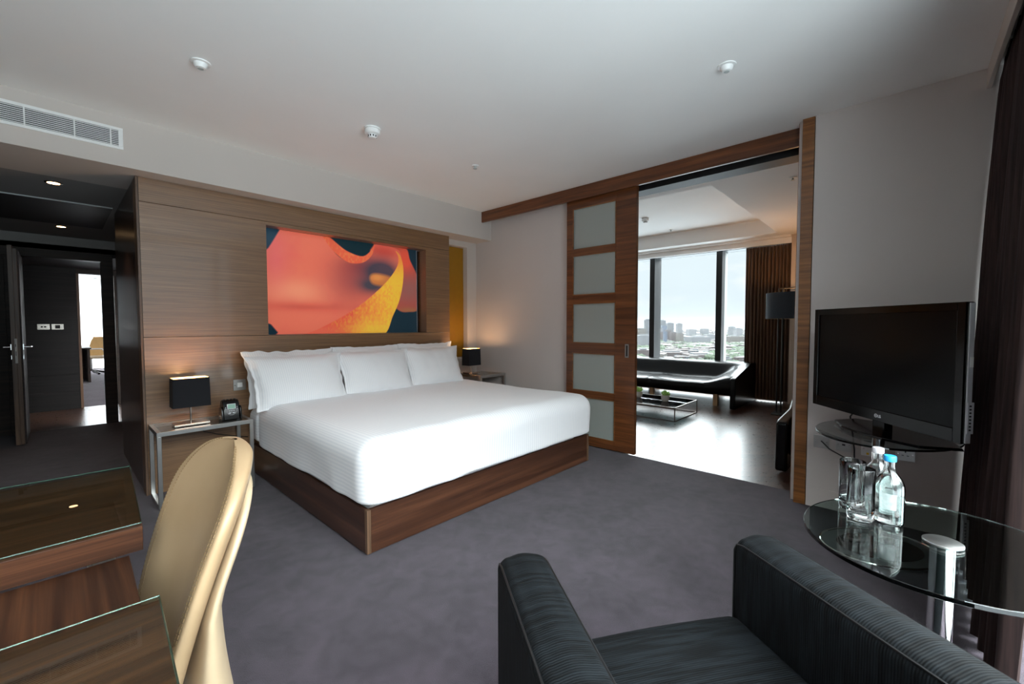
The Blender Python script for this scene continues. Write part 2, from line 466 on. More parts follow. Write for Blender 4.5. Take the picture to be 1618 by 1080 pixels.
# ---- headboard panelling with a recess for the picture
PX0, PX1, PZ0, PZ1 = 1.205, 2.792, 1.118, 2.022
t_ = thing('headboard_panelling', 'tall walnut veneer wall panelling behind the bed', 'wall panelling', (1.77, YH+.06, 0))
GR = .003
def pan(x0, x1, z0, z1): B(x0, x1, YH, YH+.118, z0, z1).build('veneer_panel', M['panel'], t_, bevel=.0008)
pan(.415, 3.118, 0.0, 1.118-GR)
pan(.415, PX0, 1.118, 2.052); pan(PX1, 3.118, 1.118, 2.052)
pan(.415, 3.118, 2.052+GR, ZS-.002) if False else None
B(.415, 3.118, YH, YH+.118, 2.055, ZS-.002).build('veneer_panel', M['panel'], t_, bevel=.0008)
B(PX0, PX1, YH, YH+.118, PZ1+.003, 2.052).build('veneer_panel', M['panel'], t_)
B(.40, .412, YH-.002, YH+.13, 0, ZS-.002).build('edge_strip', M['door_wood'], t_)
B(.412, .415, YH+.004, YH+.11, 0, ZS-.004).build('shadow_groove', M['black_matte'], t_)

# gold panel in the recess
tag(B(3.13, 3.492, 4.072, 4.088, .805, 2.15).build('gold_wall_panel', M['gold']),
    'tall narrow gold back-painted glass panel in the recess beside the headboard', 'wall panel')

# ---- picture: procedural calla lily painted in vertex colours of one flat print
YP = YH+.150
YPIC = YP-.012
# ray helper for the drawing (photo frame -> picture plane), only used for the pattern of the print
FPX, YAW, PITCH, ROLL = 668.738, math.radians(42.8476), math.radians(2.32045), math.radians(-.06889)
fw = Vector((math.cos(YAW)*math.cos(PITCH), math.sin(YAW)*math.cos(PITCH), -math.sin(PITCH)))
rt0 = Vector((math.sin(YAW), -math.cos(YAW), 0)); up0 = rt0.cross(fw)
rt = math.cos(ROLL)*rt0+math.sin(ROLL)*up0; up = -math.sin(ROLL)*rt0+math.cos(ROLL)*up0
CAM = Vector((0, 0, 1.2))
def pic_uv(pts):
    out = []
    for (cx, cy) in pts:
        x = 380+cx/3.3762; y = 320+cy/3.375
        dd = fw+rt*((x-809)/FPX)-up*((y-540)/FPX)
        k = (YPIC-CAM.y)/dd.y; P = CAM+dd*k
        out.append((P.x, P.z))
    return np.array(out)
def build_picture():
    x0, x1, z0, z1 = 1.205, 2.762, PZ0+.001, 2.05
    nx, nz = 400, 240
    X, Z = np.meshgrid(np.linspace(x0, x1, nx), np.linspace(z0, z1, nz))
    def poly_sd(P):
        n = len(P); d = np.full(X.shape, 1e9); ins = np.zeros(X.shape, bool)
        for i in range(n):
            a = P[i]; b = P[(i+1) % n]; e = b-a
            wx, wz = X-a[0], Z-a[1]
            tt = np.clip((wx*e[0]+wz*e[1])/(e@e+1e-12), 0, 1)
            d = np.minimum(d, np.hypot(wx-tt*e[0], wz-tt*e[1]))
            c = ((a[1] > Z) != (b[1] > Z)) & (X < (b[0]-a[0])*(Z-a[1])/((b[1]-a[1])+1e-12)+a[0])
            ins ^= c
        return np.where(ins, -d, d)
    def smoothpoly(pts, n=6):
        P = pic_uv(pts); N = len(P); out = []
        for i in range(N):
            p0, p1, p2, p3 = P[i-1], P[i], P[(i+1) % N], P[(i+2) % N]
            for k in range(n):
                t = k/n
                out.append(.5*((2*p1)+(-p0+p2)*t+(2*p0-5*p1+4*p2-p3)*t*t+(-p0+3*p1-3*p2+p3)*t**3))
        return np.array(out)
    rs = np.random.RandomState(3)
    def fnoise(fx, fz, oct=4):
        r = np.zeros(X.shape); amp = 1; tot = 0
        for o in range(oct):
            gx, gz = int(fx*2**o)+2, int(fz*2**o)+2
            g = rs.rand(gz, gx)
            u = (X-x0)/(x1-x0)*(gx-1.001); v = (Z-z0)/(z1-z0)*(gz-1.001)
            i = u.astype(int); j = v.astype(int); fu = u-i; fv = v-j
            fu = fu*fu*(3-2*fu); fv = fv*fv*(3-2*fv)
            r += amp*((g[j, i]*(1-fu)+g[j, i+1]*fu)*(1-fv)+(g[j+1, i]*(1-fu)+g[j+1, i+1]*fu)*fv)
            tot += amp; amp *= .55
        return r/tot
    def L(c): return np.array(srgb(*c)[:3])
    def lay(img, al, col): return img*(1-al[..., None])+col*al[..., None]
    def sm(sd, w): return np.clip(.5-sd/(2*w), 0, 1)
    def blob(cx, cy, rx, rz, soft=1.0):
        p = pic_uv([(cx, cy)])[0]; q = pic_uv([(cx+rx, cy)])[0]; r = pic_uv([(cx, cy+rz)])[0]
        a = abs(q[0]-p[0]); b = abs(r[1]-p[1])
        return np.exp(-(((X-p[0])/a)**2+((Z-p[1])/b)**2)*soft)
    N1 = fnoise(6, 4); N2 = fnoise(110, 40, 3)
    img = np.zeros(X.shape+(3,))+L((22, 46, 58))
    img = lay(img, blob(160, 200, 90, 90), L((38, 66, 84)))
    # right rear petal
    sd_ = poly_sd(smoothpoly([(690, 215), (870, 235), (905, 310), (950, 420), (950, 560), (900, 582), (840, 570), (780, 480)]))
    col = L((176, 78, 66))*np.ones_like(img)
    col = lay(col, blob(900, 460, 90, 90), L((150, 92, 86))); col = lay(col, blob(880, 300, 60, 70), L((226, 84, 62)))
    col = lay(col, blob(900, 575, 60, 16)*.5, L((150, 120, 70)))
    img = lay(img, sm(sd_, .006), col)
    # main body
    sd_ = poly_sd(smoothpoly([(110, 290), (150, 240), (212, 140), (235, 90), (440, 120), (500, 262), (585, 316), (645, 316), (690, 280),
                              (722, 222), (800, 235), (850, 262), (856, 330), (830, 430), (790, 560), (720, 720), (230, 720), (200, 690), (165, 650), (120, 600)]))
    col = np.ones_like(img)*L((232, 116, 92))
    col = lay(col, np.clip((N1-.45)*2.2, 0, 1)*.7, L((214, 92, 88)))
    col = lay(col, blob(300, 470, 170, 70)*.9, L((246, 150, 116)))
    col = lay(col, blob(180, 300, 70, 160)*.6, L((224, 108, 110)))
    col = lay(col, blob(330, 555, 230, 26)*.65, L((196, 74, 66)))
    col = lay(col, blob(590, 420, 130, 130)*.85, L((172, 84, 80)))
    col = lay(col, blob(640, 340, 100, 60)*.8, L((150, 66, 68)))
    col = lay(col, blob(760, 260, 110, 34)*.9, L((206, 76, 62)))
    col = lay(col, np.clip(blob(752, 375, 98, 74)*1.5, 0, 1)*.92, L((52, 64, 78)))
    col = lay(col, np.clip(blob(700, 440, 70, 40)*1.2, 0, 1), L((74, 70, 80)))
    img = lay(img, sm(sd_, .005), col)
    # spadix
    sd_ = poly_sd(smoothpoly([(690, 402), (702, 382), (735, 379), (790, 392), (815, 408), (790, 442), (755, 444), (706, 432)]))
    col = np.ones_like(img)*L((196, 116, 66)); col = lay(col, blob(730, 400, 40, 20), L((222, 144, 80)))
    img = lay(img, sm(sd_, .016), col)
    # curled lower lip
    sd_ = poly_sd(smoothpoly([(828, 258), (853, 285), (868, 345), (866, 430), (846, 525), (812, 605), (768, 700), (640, 720), (330, 720), (420, 672), (540, 610), (640, 545), (720, 480), (790, 410), (836, 340), (842, 290)]))
    P1 = pic_uv([(560, 600)])[0]; P2 = pic_uv([(830, 560)])[0]
    g_ = np.clip(((X-P1[0])*(P2[0]-P1[0])+(Z-P1[1])*(P2[1]-P1[1]))/((P2-P1)@(P2-P1)), 0, 1)
    g_ = np.clip(g_+(N2-.5)*.8+(N1-.5)*.5, 0, 1)
    col = L((224, 86, 70))*(1-g_[..., None])+L((250, 190, 62))*g_[..., None]
    col = lay(col, blob(830, 300, 60, 60)*.9, L((240, 126, 66)))
    col = lay(col, blob(420, 690, 140, 30)*.7, L((232, 110, 84)))
    col = lay(col, blob(700, 680, 110, 50)*.7, L((252, 204, 70)))
    img = lay(img, sm(sd_, .0035), col)
    # upper lip band and the dark gap above it
    sd_ = poly_sd(smoothpoly([(436, 172), (470, 180), (520, 222), (565, 256), (625, 282), (660, 284), (690, 262), (716, 222), (700, 280), (655, 318), (590, 322), (535, 292), (480, 240)]))
    col = np.ones_like(img)*L((228, 98, 70)); col = lay(col, np.clip((N2-.4)*2, 0, 1)*.7, L((244, 142, 84)))
    img = lay(img, sm(sd_, .004), col)
    sd_ = poly_sd(smoothpoly([(470, 170), (500, 200), (565, 246), (630, 278), (662, 278), (688, 256), (714, 215), (700, 180), (560, 150)]))
    img = lay(img, sm(sd_, .006), np.ones_like(img)*L((20, 46, 54)))
    img = np.clip(img*1.12, 0, 1)
    verts = [(float(a), YPIC, float(b)) for a, b in zip(X.ravel(), Z.ravel())]
    faces = [(j*nx+i, j*nx+i+1, (j+1)*nx+i+1, (j+1)*nx+i) for j in range(nz-1) for i in range(nx-1)]
    return verts, faces, img, (x0, x1, z0, z1)
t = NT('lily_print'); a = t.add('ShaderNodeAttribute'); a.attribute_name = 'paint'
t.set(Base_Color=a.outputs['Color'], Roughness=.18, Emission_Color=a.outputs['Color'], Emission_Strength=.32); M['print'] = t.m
pv, pf, pimg, (x0, x1, z0, z1) = build_picture()
pic = thing('wall_picture', 'large softly backlit close-up print of an orange and yellow calla lily above the bed', 'picture', ((x0+x1)/2, YPIC, z0))
me = bpy.data.meshes.new('print')
inv = WMX[pic.name].inverted()
me.from_pydata([inv @ Vector(v) for v in pv], [], pf); me.materials.append(M['print'])
ca = me.color_attributes.new('paint', 'FLOAT_COLOR', 'POINT')
ca.data.foreach_set('color', np.concatenate([pimg, np.ones(pimg.shape[:2]+(1,))], 2).astype('f').ravel())
o = bpy.data.objects.new('print', me); COL.objects.link(o); o.parent = pic
B(x0-.001, x1+.001, YPIC+.0006, YPIC+.010, z0-.001, z1).build('backing_board', M['white_plastic'], pic)
B(x1, x1+.004, YPIC-.002, YPIC+.010, z0, z1).build('edge_trim', M['silver'], pic)
st(B(PX0, PX1, YH+.148, YH+.152, PZ0, PZ1+.003).build('trim_recess_back', M['black_matte']))
st(B(PX0-.004, PX0, YH+.118, YH+.15, PZ0, PZ1).build('trim_recess_side', M['frame_wood']))
st(B(PX1, PX1+.004, YH+.118, YH+.15, PZ0, PZ1).build('trim_recess_side', M['frame_wood']))

# ================================================================== BED
bed = thing('bed', 'king size bed base of walnut veneer boards under the white bedding', 'bed', (2.1, 2.95, 0))
B(1.062, 1.082, 2.03, YH-.002, .012, .242).build('side_rail', M['bed_wood_y'], bed, bevel=.001)
B(3.130, 3.150, 2.03, YH-.002, .012, .242).build('side_rail', M['bed_wood_y'], bed, bevel=.001)
B(1.086, 3.124, 2.008, 2.030, .012, .242).build('foot_rail', M['bed_wood'], bed, bevel=.001)
B(1.062, 1.084, 2.006, 2.030, .012, .242).build('corner_post', M['door_wood'], bed, bevel=.001)
B(3.126, 3.150, 2.006, 2.030, .012, .242).build('corner_post', M['door_wood'], bed, bevel=.001)
B(1.12, 3.09, 2.08, 3.86, 0, .06).build('plinth', M['black_matte'], bed)
B(1.14, 3.07, 2.10, 3.86, .10, .30).build('mattress', M['pillow'], bed, bevel=.02)

def roundbox(x0, x1, y0, y1, z0, z1, r, n=(60, 60, 14), disp=None):
    mb = MB(); sv = []
    cx, cy, cz = (x0+x1)/2, (y0+y1)/2, (z0+z1)/2; h = ((x1-x0)/2, (y1-y0)/2, (z1-z0)/2)
    rr = min(r, min(h)-1e-4)
    def P(p):
        rb = .03
        lo = (-h[0]+rr, -h[1]+rr, -h[2]+rb)
        c = Vector([max(lo[i], min(h[i]-rr, p[i])) for i in range(3)]); d = Vector(p)-c
        zr_ = rb if d.z < 0 else rr
        d = Vector((d.x/rr, d.y/rr, d.z/zr_))
        if d.length > 1e-9: d = d.normalized(); d = Vector((d.x*rr, d.y*rr, d.z*zr_))
        nrm = d.normalized() if d.length > 1e-9 else Vector((0, 0, 1))
        u = p[0] if abs(p[0]) < h[0]-1e-6 else math.copysign(h[0]+(h[2]-p[2]), p[0])
        q = Vector((cx, cy, cz))+c+d
        if disp: q = disp(q, nrm)
        sv.append(u); return q
    def lin(k, m, hh):
        # denser near ends
        t = k/(m-1)*2-1; return hh*math.sin(t*PI/2*.92)/math.sin(PI/2*.92)
    nx, ny, nz = n
    for s_ in (-1, 1):
        for (A, Bx, C, na, nb) in ((0, 1, 2, nx, ny), (0, 2, 1, nx, nz), (1, 2, 0, ny, nz)):
            pts = []
            for j in range(nb):
                for i in range(na):
                    p = [0, 0, 0]; p[A] = lin(i, na, h[A]); p[Bx] = lin(j, nb, h[Bx]); p[C] = s_*h[C]
                    pts.append(P(p))
            mb.q(pts, [(j*na+i, j*na+i+1, (j+1)*na+i+1, (j+1)*na+i) for j in range(nb-1) for i in range(na-1)])
    mb.attr['stripe'] = sv
    return mb
def duvet_disp(q, n):
    x, y, z = q
    a = noise.noise(Vector((x*1.6, y*1.6, z*1.6)))*.014+noise.noise(Vector((x*4.5, y*3.5, z*5)))*.006
    # slack drape lines on the drop
    side = max(0, 1-(z-.24)/.22)
    a += side*.006*math.sin(y*11+x*7+3*noise.noise(Vector((x*3, y*3, 0))))
    crown = .018*(1-((x-2.12)/1.1)**2)
    q2 = q+n*a
    if n.z > .2: q2.z += crown*n.z
    # lower hem: pull up slightly along the left, bulge toward the middle of the foot
    if z < .30: q2.z += .008*noise.noise(Vector((x*2.5, y*2.5, 3)))
    return q2
dv = roundbox(1.045, 3.205, 1.985, 3.74, .245, .585, .11, (110, 90, 26), duvet_disp)
tag(dv.build('duvet', M['duvet'], smooth=True, merge=.0004, angle=180), 'white satin-striped duvet tucked over the mattress of the bed', 'duvet')
sh = roundbox(1.03, 3.17, 3.60, 3.86, .285, .545, .07, (60, 16, 16), duvet_disp)
tag(sh.build('bed_sheet', M['duvet'], smooth=True, merge=.0004, angle=180), 'white striped sheet showing at the head of the bed beneath the pillows', 'sheet')

def pillow(name, label, cx, cy, cz, w, h_, T, lean, yaw, seed, group, roll=0):
    """a plump pillow with a flat flange; local x across, z up the pillow, y thickness"""
    mb = MB(); nu, nv = 56, 40; sv = []
    rs = random.Random(seed); ox = rs.random()*50
    R = Matrix.Translation((cx, cy, cz)) @ Matrix.Rotation(yaw, 4, 'Z') @ Matrix.Rotation(lean, 4, 'X') @ Matrix.Rotation(roll, 4, 'Y')
    def pt(u, v, side):
        a, b = u*2-1, v*2-1
        # corners pull out, sides pull in
        px = a*w/2*(1-.075*(1-b*b)*abs(a)**3)*(.975+.035*b); pz = b*h_/2*(1-.05*(1-a*a)*abs(b)**3)
        fl = .93
        ea = min(1, abs(a)/fl); eb = min(1, abs(b)/fl)
        th = T*((1-ea**2.6)*(1-eb**2.4))**.48 if ea < 1 and eb < 1 else 0
        th = max(th, .0035)
        wv = noise.noise(Vector((px*4+ox, pz*4, side)))*.012+noise.noise(Vector((px*11+ox, pz*9, side*3)))*.005
        wob = (noise.noise(Vector((px*7+ox, pz*7, 9)))*.014)*(1 if max(abs(a), abs(b)) > .8 else .4)
        edge = .012*noise.noise(Vector((a*5+ox, b*5, 2)))
        y = side*(th/2+wv*min(1, th/T*1.5))+wob
        if pz < 0: y += side*.010*(1-ea)*(-pz/h_)
        return R @ Vector((px+edge*abs(a)**6, y, pz+edge*abs(b)**6+.006*noise.noise(Vector((px*6+ox, 1, 5)))*max(0, b)))
    for side in (-1, 1):
        pts = []
        for j in range(nv):
            for i in range(nu):
                pts.append(pt(i/(nu-1), j/(nv-1), side)); sv.append(i/(nu-1)*w)
        mb.q(pts, [(j*nu+i, j*nu+i+1, (j+1)*nu+i+1, (j+1)*nu+i) for j in range(nv-1) for i in range(nu-1)])
    # rim
    def rim(a, b):
        o = len(sv); mb.q([pt(*a, -1), pt(*b, -1), pt(*b, 1), pt(*a, 1)], [(0, 1, 2, 3)]); sv.extend([0]*4)
    for i in range(nu-1):
        for v in (0, 1): rim((i/(nu-1), v), ((i+1)/(nu-1), v))
    for j in range(nv-1):
        for u in (0, 1): rim((u, j/(nv-1)), (u, (j+1)/(nv-1)))
    mb.attr['stripe'] = sv
    ob = mb.build(name, M['pillow'], smooth=True, merge=.0002, angle=180, origin=(cx, cy, cz))
    tag(ob, label, 'pillow', group)
PG = 'pillows propped against the headboard'
LEAN = math.radians(-24)
pillow('pillow', 'front white pillow nearest the lit bedside lamp beside the clock radio', 1.355, 3.615, .755, .765, .45, .17, LEAN, math.radians(2), 1, PG)
pillow('pillow', 'middle front white pillow under the centre of the lily picture', 2.05, 3.63, .765, .74, .43, .17, LEAN, math.radians(-1), 2, PG)
pillow('pillow', 'front white pillow nearest the gold wall panel', 2.715, 3.635, .77, .70, .43, .17, LEAN, math.radians(-2), 3, PG)
L2 = math.radians(-9)
pillow('pillow', 'rear white pillow sticking out beside the light switch, behind the front one', 1.345, 3.785, .765, .72, .46, .13, L2, 0, 4, PG)
pillow('pillow', 'rear white pillow barely showing behind the middle front one', 2.06, 3.79, .775, .72, .46, .13, L2, 0, 5, PG)
pillow('pillow', 'rear white pillow peeking over the front one nearest the gold panel', 2.74, 3.79, .78, .70, .46, .13, L2, 0, 6, PG)

# ================================================================== NIGHTSTANDS, LAMPS
def nightstand(x0, x1, y0, y1, zt, label):
    r = thing('nightstand', label, 'bedside table', ((x0+x1)/2, (y0+y1)/2, 0), 0, 'steel bedside tables')
    b = .024
    for x in (x0, x1-b):
        for y in (y0, y1-b): B(x, x+b, y, y+b, 0.0, zt-.028).build('leg', M['steel'], r, bevel=.0015)
        B(x, x+b, y0+b, y1-b, 0.0, .022).build('floor_bar', M['steel'], r, bevel=.0015)
    m = MB(); m.box(x0, x1, y0, y0+b, zt-.028, zt); m.box(x0, x1, y1-b, y1, zt-.028, zt)
    m.box(x0, x0+b, y0+b, y1-b, zt-.028, zt); m.box(x1-b, x1, y0+b, y1-b, zt-.028, zt)
    m.build('top_frame', M['steel'], r, bevel=.0012)
    B(x0+b, x1-b, y0+b, y1-b, zt-.009, zt-.001).build('glass_top', M['smoke_glass'], r)
    return r
ZN = .505; ZNR = .628
nightstand(.422, .975, 3.515, 3.868, ZN, 'steel framed bedside table with smoked glass top near the cream desk chair')
nightstand(3.225, 3.625, 3.47, 3.90, ZNR, 'steel framed bedside table on the far side of the bed beneath the gold panel')

def lamp(cx, cy, z, w, dp, hh, zs, label, base=(.2, .115)):
    r = thing('table_lamp', label, 'lamp', (cx, cy, z), 0, 'black shaded bedside lamps')
    m = MB(); m.box(cx-base[0]/2, cx+base[0]/2, cy-base[1]/2, cy+base[1]/2, z+.004, z+.017)
    for sx in (-1, 1):
        for sy in (-1, 1): m.lathe(cx+sx*(base[0]/2-.015), cy+sy*(base[1]/2-.015), [(.007, z), (.007, z+.005)], 12)
    m.build('base', M['nickel'], r, bevel=.001)
    MB().lathe(cx, cy, [(.006, z+.017), (.006, zs+.10)], 16).build('stem', M['nickel'], r, smooth=True)
    s_ = MB(); tw, td = w*.96, dp*.96
    def ring(a, b, zz, off): return [(cx-a/2+off, cy-b/2+off, zz), (cx+a/2-off, cy-b/2+off, zz), (cx+a/2-off, cy+b/2-off, zz), (cx-a/2+off, cy+b/2-off, zz)]
    s_.q(ring(w, dp, zs, 0)+ring(tw, td, zs+hh, 0), [(i, (i+1) % 4, 4+(i+1) % 4, 4+i) for i in range(4)])
    s_.q(ring(w, dp, zs, 0)+ring(w, dp, zs, .003)+ring(tw, td, zs+hh, 0)+ring(tw, td, zs+hh, .003),
         [(i, (i+1) % 4, 4+(i+1) % 4, 4+i) for i in range(4)]+[(8+i, 8+(i+1) % 4, 12+(i+1) % 4, 12+i) for i in range(4)])
    s_.cur = 1
    s_.q(ring(w, dp, zs, .003)+ring(tw, td, zs+hh, .003), [(i, (i+1) % 4, 4+(i+1) % 4, 4+i) for i in range(4)])
    sh_ = s_.build('lamp_shade', [M['shade'], M['warm_inner']], r)
    zr = zs+hh-.02
    c_ = MB(); c_.tube([(cx-tw/2+.004, cy, zr), (cx+tw/2-.004, cy, zr)], .0018, 6); c_.tube([(cx, cy-td/2+.004, zr), (cx, cy+td/2-.004, zr)], .0018, 6)
    c_.tube([(cx+.035*math.cos(a_*PI/8), cy+.035*math.sin(a_*PI/8), zr+.003) for a_ in range(17)], .002, 6)
    c_.build('shade_carrier', M['nickel'], sh_)
    MB().lathe(cx, cy, [(.012, zs+.085), (.014, zs+.10), (.022, zs+.12), (.026, zs+.135), (.02, zs+.15), (.006, zs+.158)], 16).build('bulb', M['warm_glow'], r, smooth=True)
    L_ = bpy.data.lights.new('lamp_bulb_light', 'POINT'); L_.energy = 6.5; L_.color = (1, .64, .36); L_.shadow_soft_size = .03
    lo = bpy.data.objects.new('lamp_bulb_light', L_); COL.objects.link(lo); lo.location = (cx, cy, zs+.168)
lamp(.628, 3.66, ZN, .215, .125, .200, ZN+.130, 'glowing black rectangular table lamp standing beside the clock radio')
lamp(3.31, 3.72, ZNR, .185, .125, .195, ZNR+.10, 'glowing black table lamp on the far bedside table beside the pillows', (.17, .115))
# lamp cable
tag(MB().tube([(.66, 3.70, ZN-.012), (.72, 3.76, .42), (.82, 3.82, .37), (.93, 3.85, .33), (1.03, 3.866, .30)], .003, 8).build('lamp_cable', M['black_matte'], smooth=True),
    'thin black cable hanging behind the nearer bedside table', 'cable')
# clock radio
cr = thing('clock_radio', 'black clock radio with green display on the nearer bedside table', 'clock radio', (.865, 3.67, ZN))
cx, cy, z = .865, 3.67, ZN
m = MB()
prof = [(cy-.055, z), (cy-.052, z+.02), (cy-.038, z+.115), (cy-.024, z+.135), (cy+.0, z+.143), (cy+.03, z+.138), (cy+.05, z+.10), (cy+.055, z+.01), (cy+.052, z)]
m.prism(prof, 'X', cx-.052, cx+.052); m.build('body', M['black_plastic'], cr, bevel=.006, seg=3, smooth=True)
for s_ in (-1, 1):
    m = MB(); m.prism([(cy-.062, z), (cy-.058, z+.03), (cy-.045, z+.085), (cy-.03, z+.097), (cy+.02, z+.09), (cy+.04, z)], 'X', cx+s_*.053, cx+s_*.064)
    m.build('side_wing', M['black_plastic'], cr, bevel=.003, smooth=True)
tl_ = math.atan2(.014, .095)
FR = Matrix.Translation((cx, cy-.0455, z+.075)) @ Matrix.Rotation(-math.radians(8.4), 4, 'X')
m = MB(); m.obox(FR @ Matrix.Translation((0, -.002, .022)), .024, .001, .016); m.build('display', M['lcd'], cr)
m = MB(); m.obox(FR @ Matrix.Translation((0, -.0017, .022)), .027, .001, .019); m.build('display_frame', M['silver'], cr)
pts = [FR @ Vector((.034*math.cos(a), -.0025, -.002+.038*math.sin(a))) for a in [PI+PI*i/16 for i in range(17)]]
MB().tube(pts, .0012, 6).build('trim_arc', M['silver'], cr)
m = MB()
for i in range(3): m.obox(FR @ Matrix.Translation((-.014+i*.014, -.0025, -.010)), .004, .0015, .0018)
for i in (-1, 1): m.obox(FR @ Matrix.Translation((i*.012, -.0025, -.026)), .007, .0015, .003)
for i in (-1, 1):
    for j in (0, 1): m.obox(FR @ Matrix.Translation((i*.036, -.002, .004+j*.012)), .002, .0015, .002)
m.build('button', M['silver'], cr)
m = MB()
for i in range(4): m.lathe(cx-.033+i*.022, cy+.01, [(.008, z+.141), (.008, z+.146)], 14)
m.build('top_button', M['black_matte'], cr)
# light switch on the panelling
def plate(name, label, cat, P, u, v, n, w, h_, mat, extra=None, group=None):
    """wall plate: centre P, axes u (wide) v (up) n (out)"""
    P, u, v, n = Vector(P), Vector(u), Vector(v), Vector(n)
    Mx = Matrix((( u.x, n.x, v.x, P.x), (u.y, n.y, v.y, P.y), (u.z, n.z, v.z, P.z), (0, 0, 0, 1)))
    r = thing(name, label, cat, P, 0, group)
    MB().obox(Mx @ Matrix.Translation((0, .003, 0)), w/2, .003, h_/2).build('face_plate', mat, r, bevel=.0015)
    for s_ in (-1, 1): MB().obox(Mx @ Matrix.Translation((s_*(w/2-.012), .0065, 0)), .0028, .001, .0028).build('screw', M['chrome'], r)
    if extra: extra(r, Mx)
    return r
def rocker(n=1, s_=.011, mat='white_plastic'):
    def f(r, Mx):
        for i in range(n):
            MB().obox(Mx @ Matrix.Translation(((i-(n-1)/2)*.03, .007, 0)), s_, .003, s_).build('rocker', M[mat], r, bevel=.001)
    return f
XA, ZA, YA = (1, 0, 0), (0, 0, 1), (0, 1, 0)
plate('light_switch', 'steel light switch with white rocker on the panelling beside the pillows', 'light switch', (.985, YH, .725), XA, ZA, (0, -1, 0), .086, .086, M['steel'], rocker(1, .018))

# ================================================================== TV, stand and wall plates
TL = Vector((3.085, .387, 0)); TR = Vector((2.415, -.180, 0))
du = (TR-TL); TWd = du.length; du.normalize()           # along the screen, towards the window
nn = Vector((0, 0, 1)).cross(du); nn = Vector((du.y, -du.x, 0))
if nn.dot(Vector((-1, .5, 0))) < 0: nn = -nn
ctr = (TL+TR)/2; TZ0, TZ1 = .728, 1.288
def TM(u, n_, z): # point in tv frame
    return ctr+du*u+nn*n_+Vector((0, 0, z))
TMx = Matrix(((du.x, nn.x, 0, ctr.x), (du.y, nn.y, 0, ctr.y), (0, 0, 1, 0), (0, 0, 0, 1)))
tv = thing('television', 'large flat black television on its swivel base on the oval glass shelf', 'television', (ctr.x, ctr.y, .66), math.atan2(du.y, du.x))
hw = TWd/2; zc = (TZ0+TZ1)/2; hh = (TZ1-TZ0)/2
MB().obox(TMx @ Matrix.Translation((0, -.014, zc)), hw, .014, hh).build('housing', M['black_plastic'], tv, bevel=.006, seg=3)
m = MB()
bz = .034
for (a, b, c_, d_) in ((-hw, -hw+bz, TZ0, TZ1), (hw-bz, hw, TZ0, TZ1), (-hw+bz, hw-bz, TZ1-bz, TZ1), (-hw+bz, hw-bz, TZ0, TZ0+.055)):
    m.obox(TMx @ Matrix.Translation(((a+b)/2, .004, (c_+d_)/2)), (b-a)/2, .005, (d_-c_)/2)
m.build('bezel', M['black_plastic'], tv, bevel=.0015)
MB().obox(TMx @ Matrix.Translation((0, .001, zc+.01)), hw-bz, .002, hh-.04).build('screen', M['screen'], tv)
MB().obox(TMx @ Matrix.Translation((hw+.003, -.012, zc)), .003, .010, hh-.004).build('side_trim', M['silver'], tv, bevel=.002)
m = MB()
m.obox(TMx @ Matrix.Translation((hw+.007, -.016, TZ0+.105)), .002, .012, .062)
cp = m.build('control_strip', M['silver'], tv, bevel=.0015)
for i in range(8):
    mm = MB(); mm.obox(TMx @ Matrix.Translation((hw+.0092, -.014, TZ0+.058+i*.0135)), .0008, .004, .0032)
    mm.build('button', M['black_matte'], cp, bevel=.0008)
MB().obox(TMx @ Matrix.Translation((hw+.0065, -.014, TZ0+.325)), .001, .006, .02).build('sticker', M['white_plastic'], tv)
MB().obox(TMx @ Matrix.Translation((-.0, -.055, zc)), hw*.72, .03, hh*.7).build('rear_cover', M['black_plastic'], tv, bevel=.01)
# logo: ring emblem and two letters
m = MB(); lc = (.045, .0098, TZ0+.026)
def tp(x, z_): return TMx @ Vector((lc[0]-x, lc[1], lc[2]+z_))
# screen is seen from +n: screen-left is -u when looking from n ... use sx to flip
SX = 1 if (du.cross(Vector((0, 0, 1)))).dot(nn) > 0 else -1
def tq(x, z_): return TMx @ Vector((lc[0]+SX*x, lc[1], lc[2]+z_))
m.tube([tq(-.017+.008*math.cos(a), .008*math.sin(a)) for a in [2*PI*i/20 for i in range(21)]], .0012, 5)
m.tube([tq(-.017, .004), tq(-.017, -.003), tq(-.0125, -.003)], .001, 5)
m.tube([tq(-.021, .002), tq(-.0205, .002)], .0014, 5)
m.tube([tq(-.004, .006), tq(-.004, -.006), tq(.002, -.006)], .0014, 5)
m.tube([tq(.011, .005), tq(.006, .006), tq(.0045, 0), tq(.006, -.006), tq(.011, -.006), tq(.011, 0), tq(.008, 0)], .0014, 5)
m.build('logo', M['silver'], tv)
m = MB(); m.obox(TMx @ Matrix.Translation((0, -.045, .695)), .038, .022, .045)
m.build('neck', M['black_plastic'], tv, bevel=.008)
zb = .658
def arc_base():
    pts = [(-.30, -.10), (-.26, .05), (-.13, .105), (0, .12), (.13, .105), (.26, .05), (.30, -.10), (.2, -.16), (-.2, -.16)]
    mb = MB(); P0 = [TMx @ Vector((a, b-.045, zb)) for a, b in pts]; P1 = [TMx @ Vector((a*.985, (b-.045)*.97, zb+.012)) for a, b in pts]
    n = len(pts)
    mb.q(P0+P1, [tuple(range(n)), tuple(range(2*n-1, n-1, -1))]+[(i, (i+1) % n, n+(i+1) % n, n+i) for i in range(n)])
    return mb
arc_base().build('stand_base', M['black_plastic'], tv, bevel=.002)

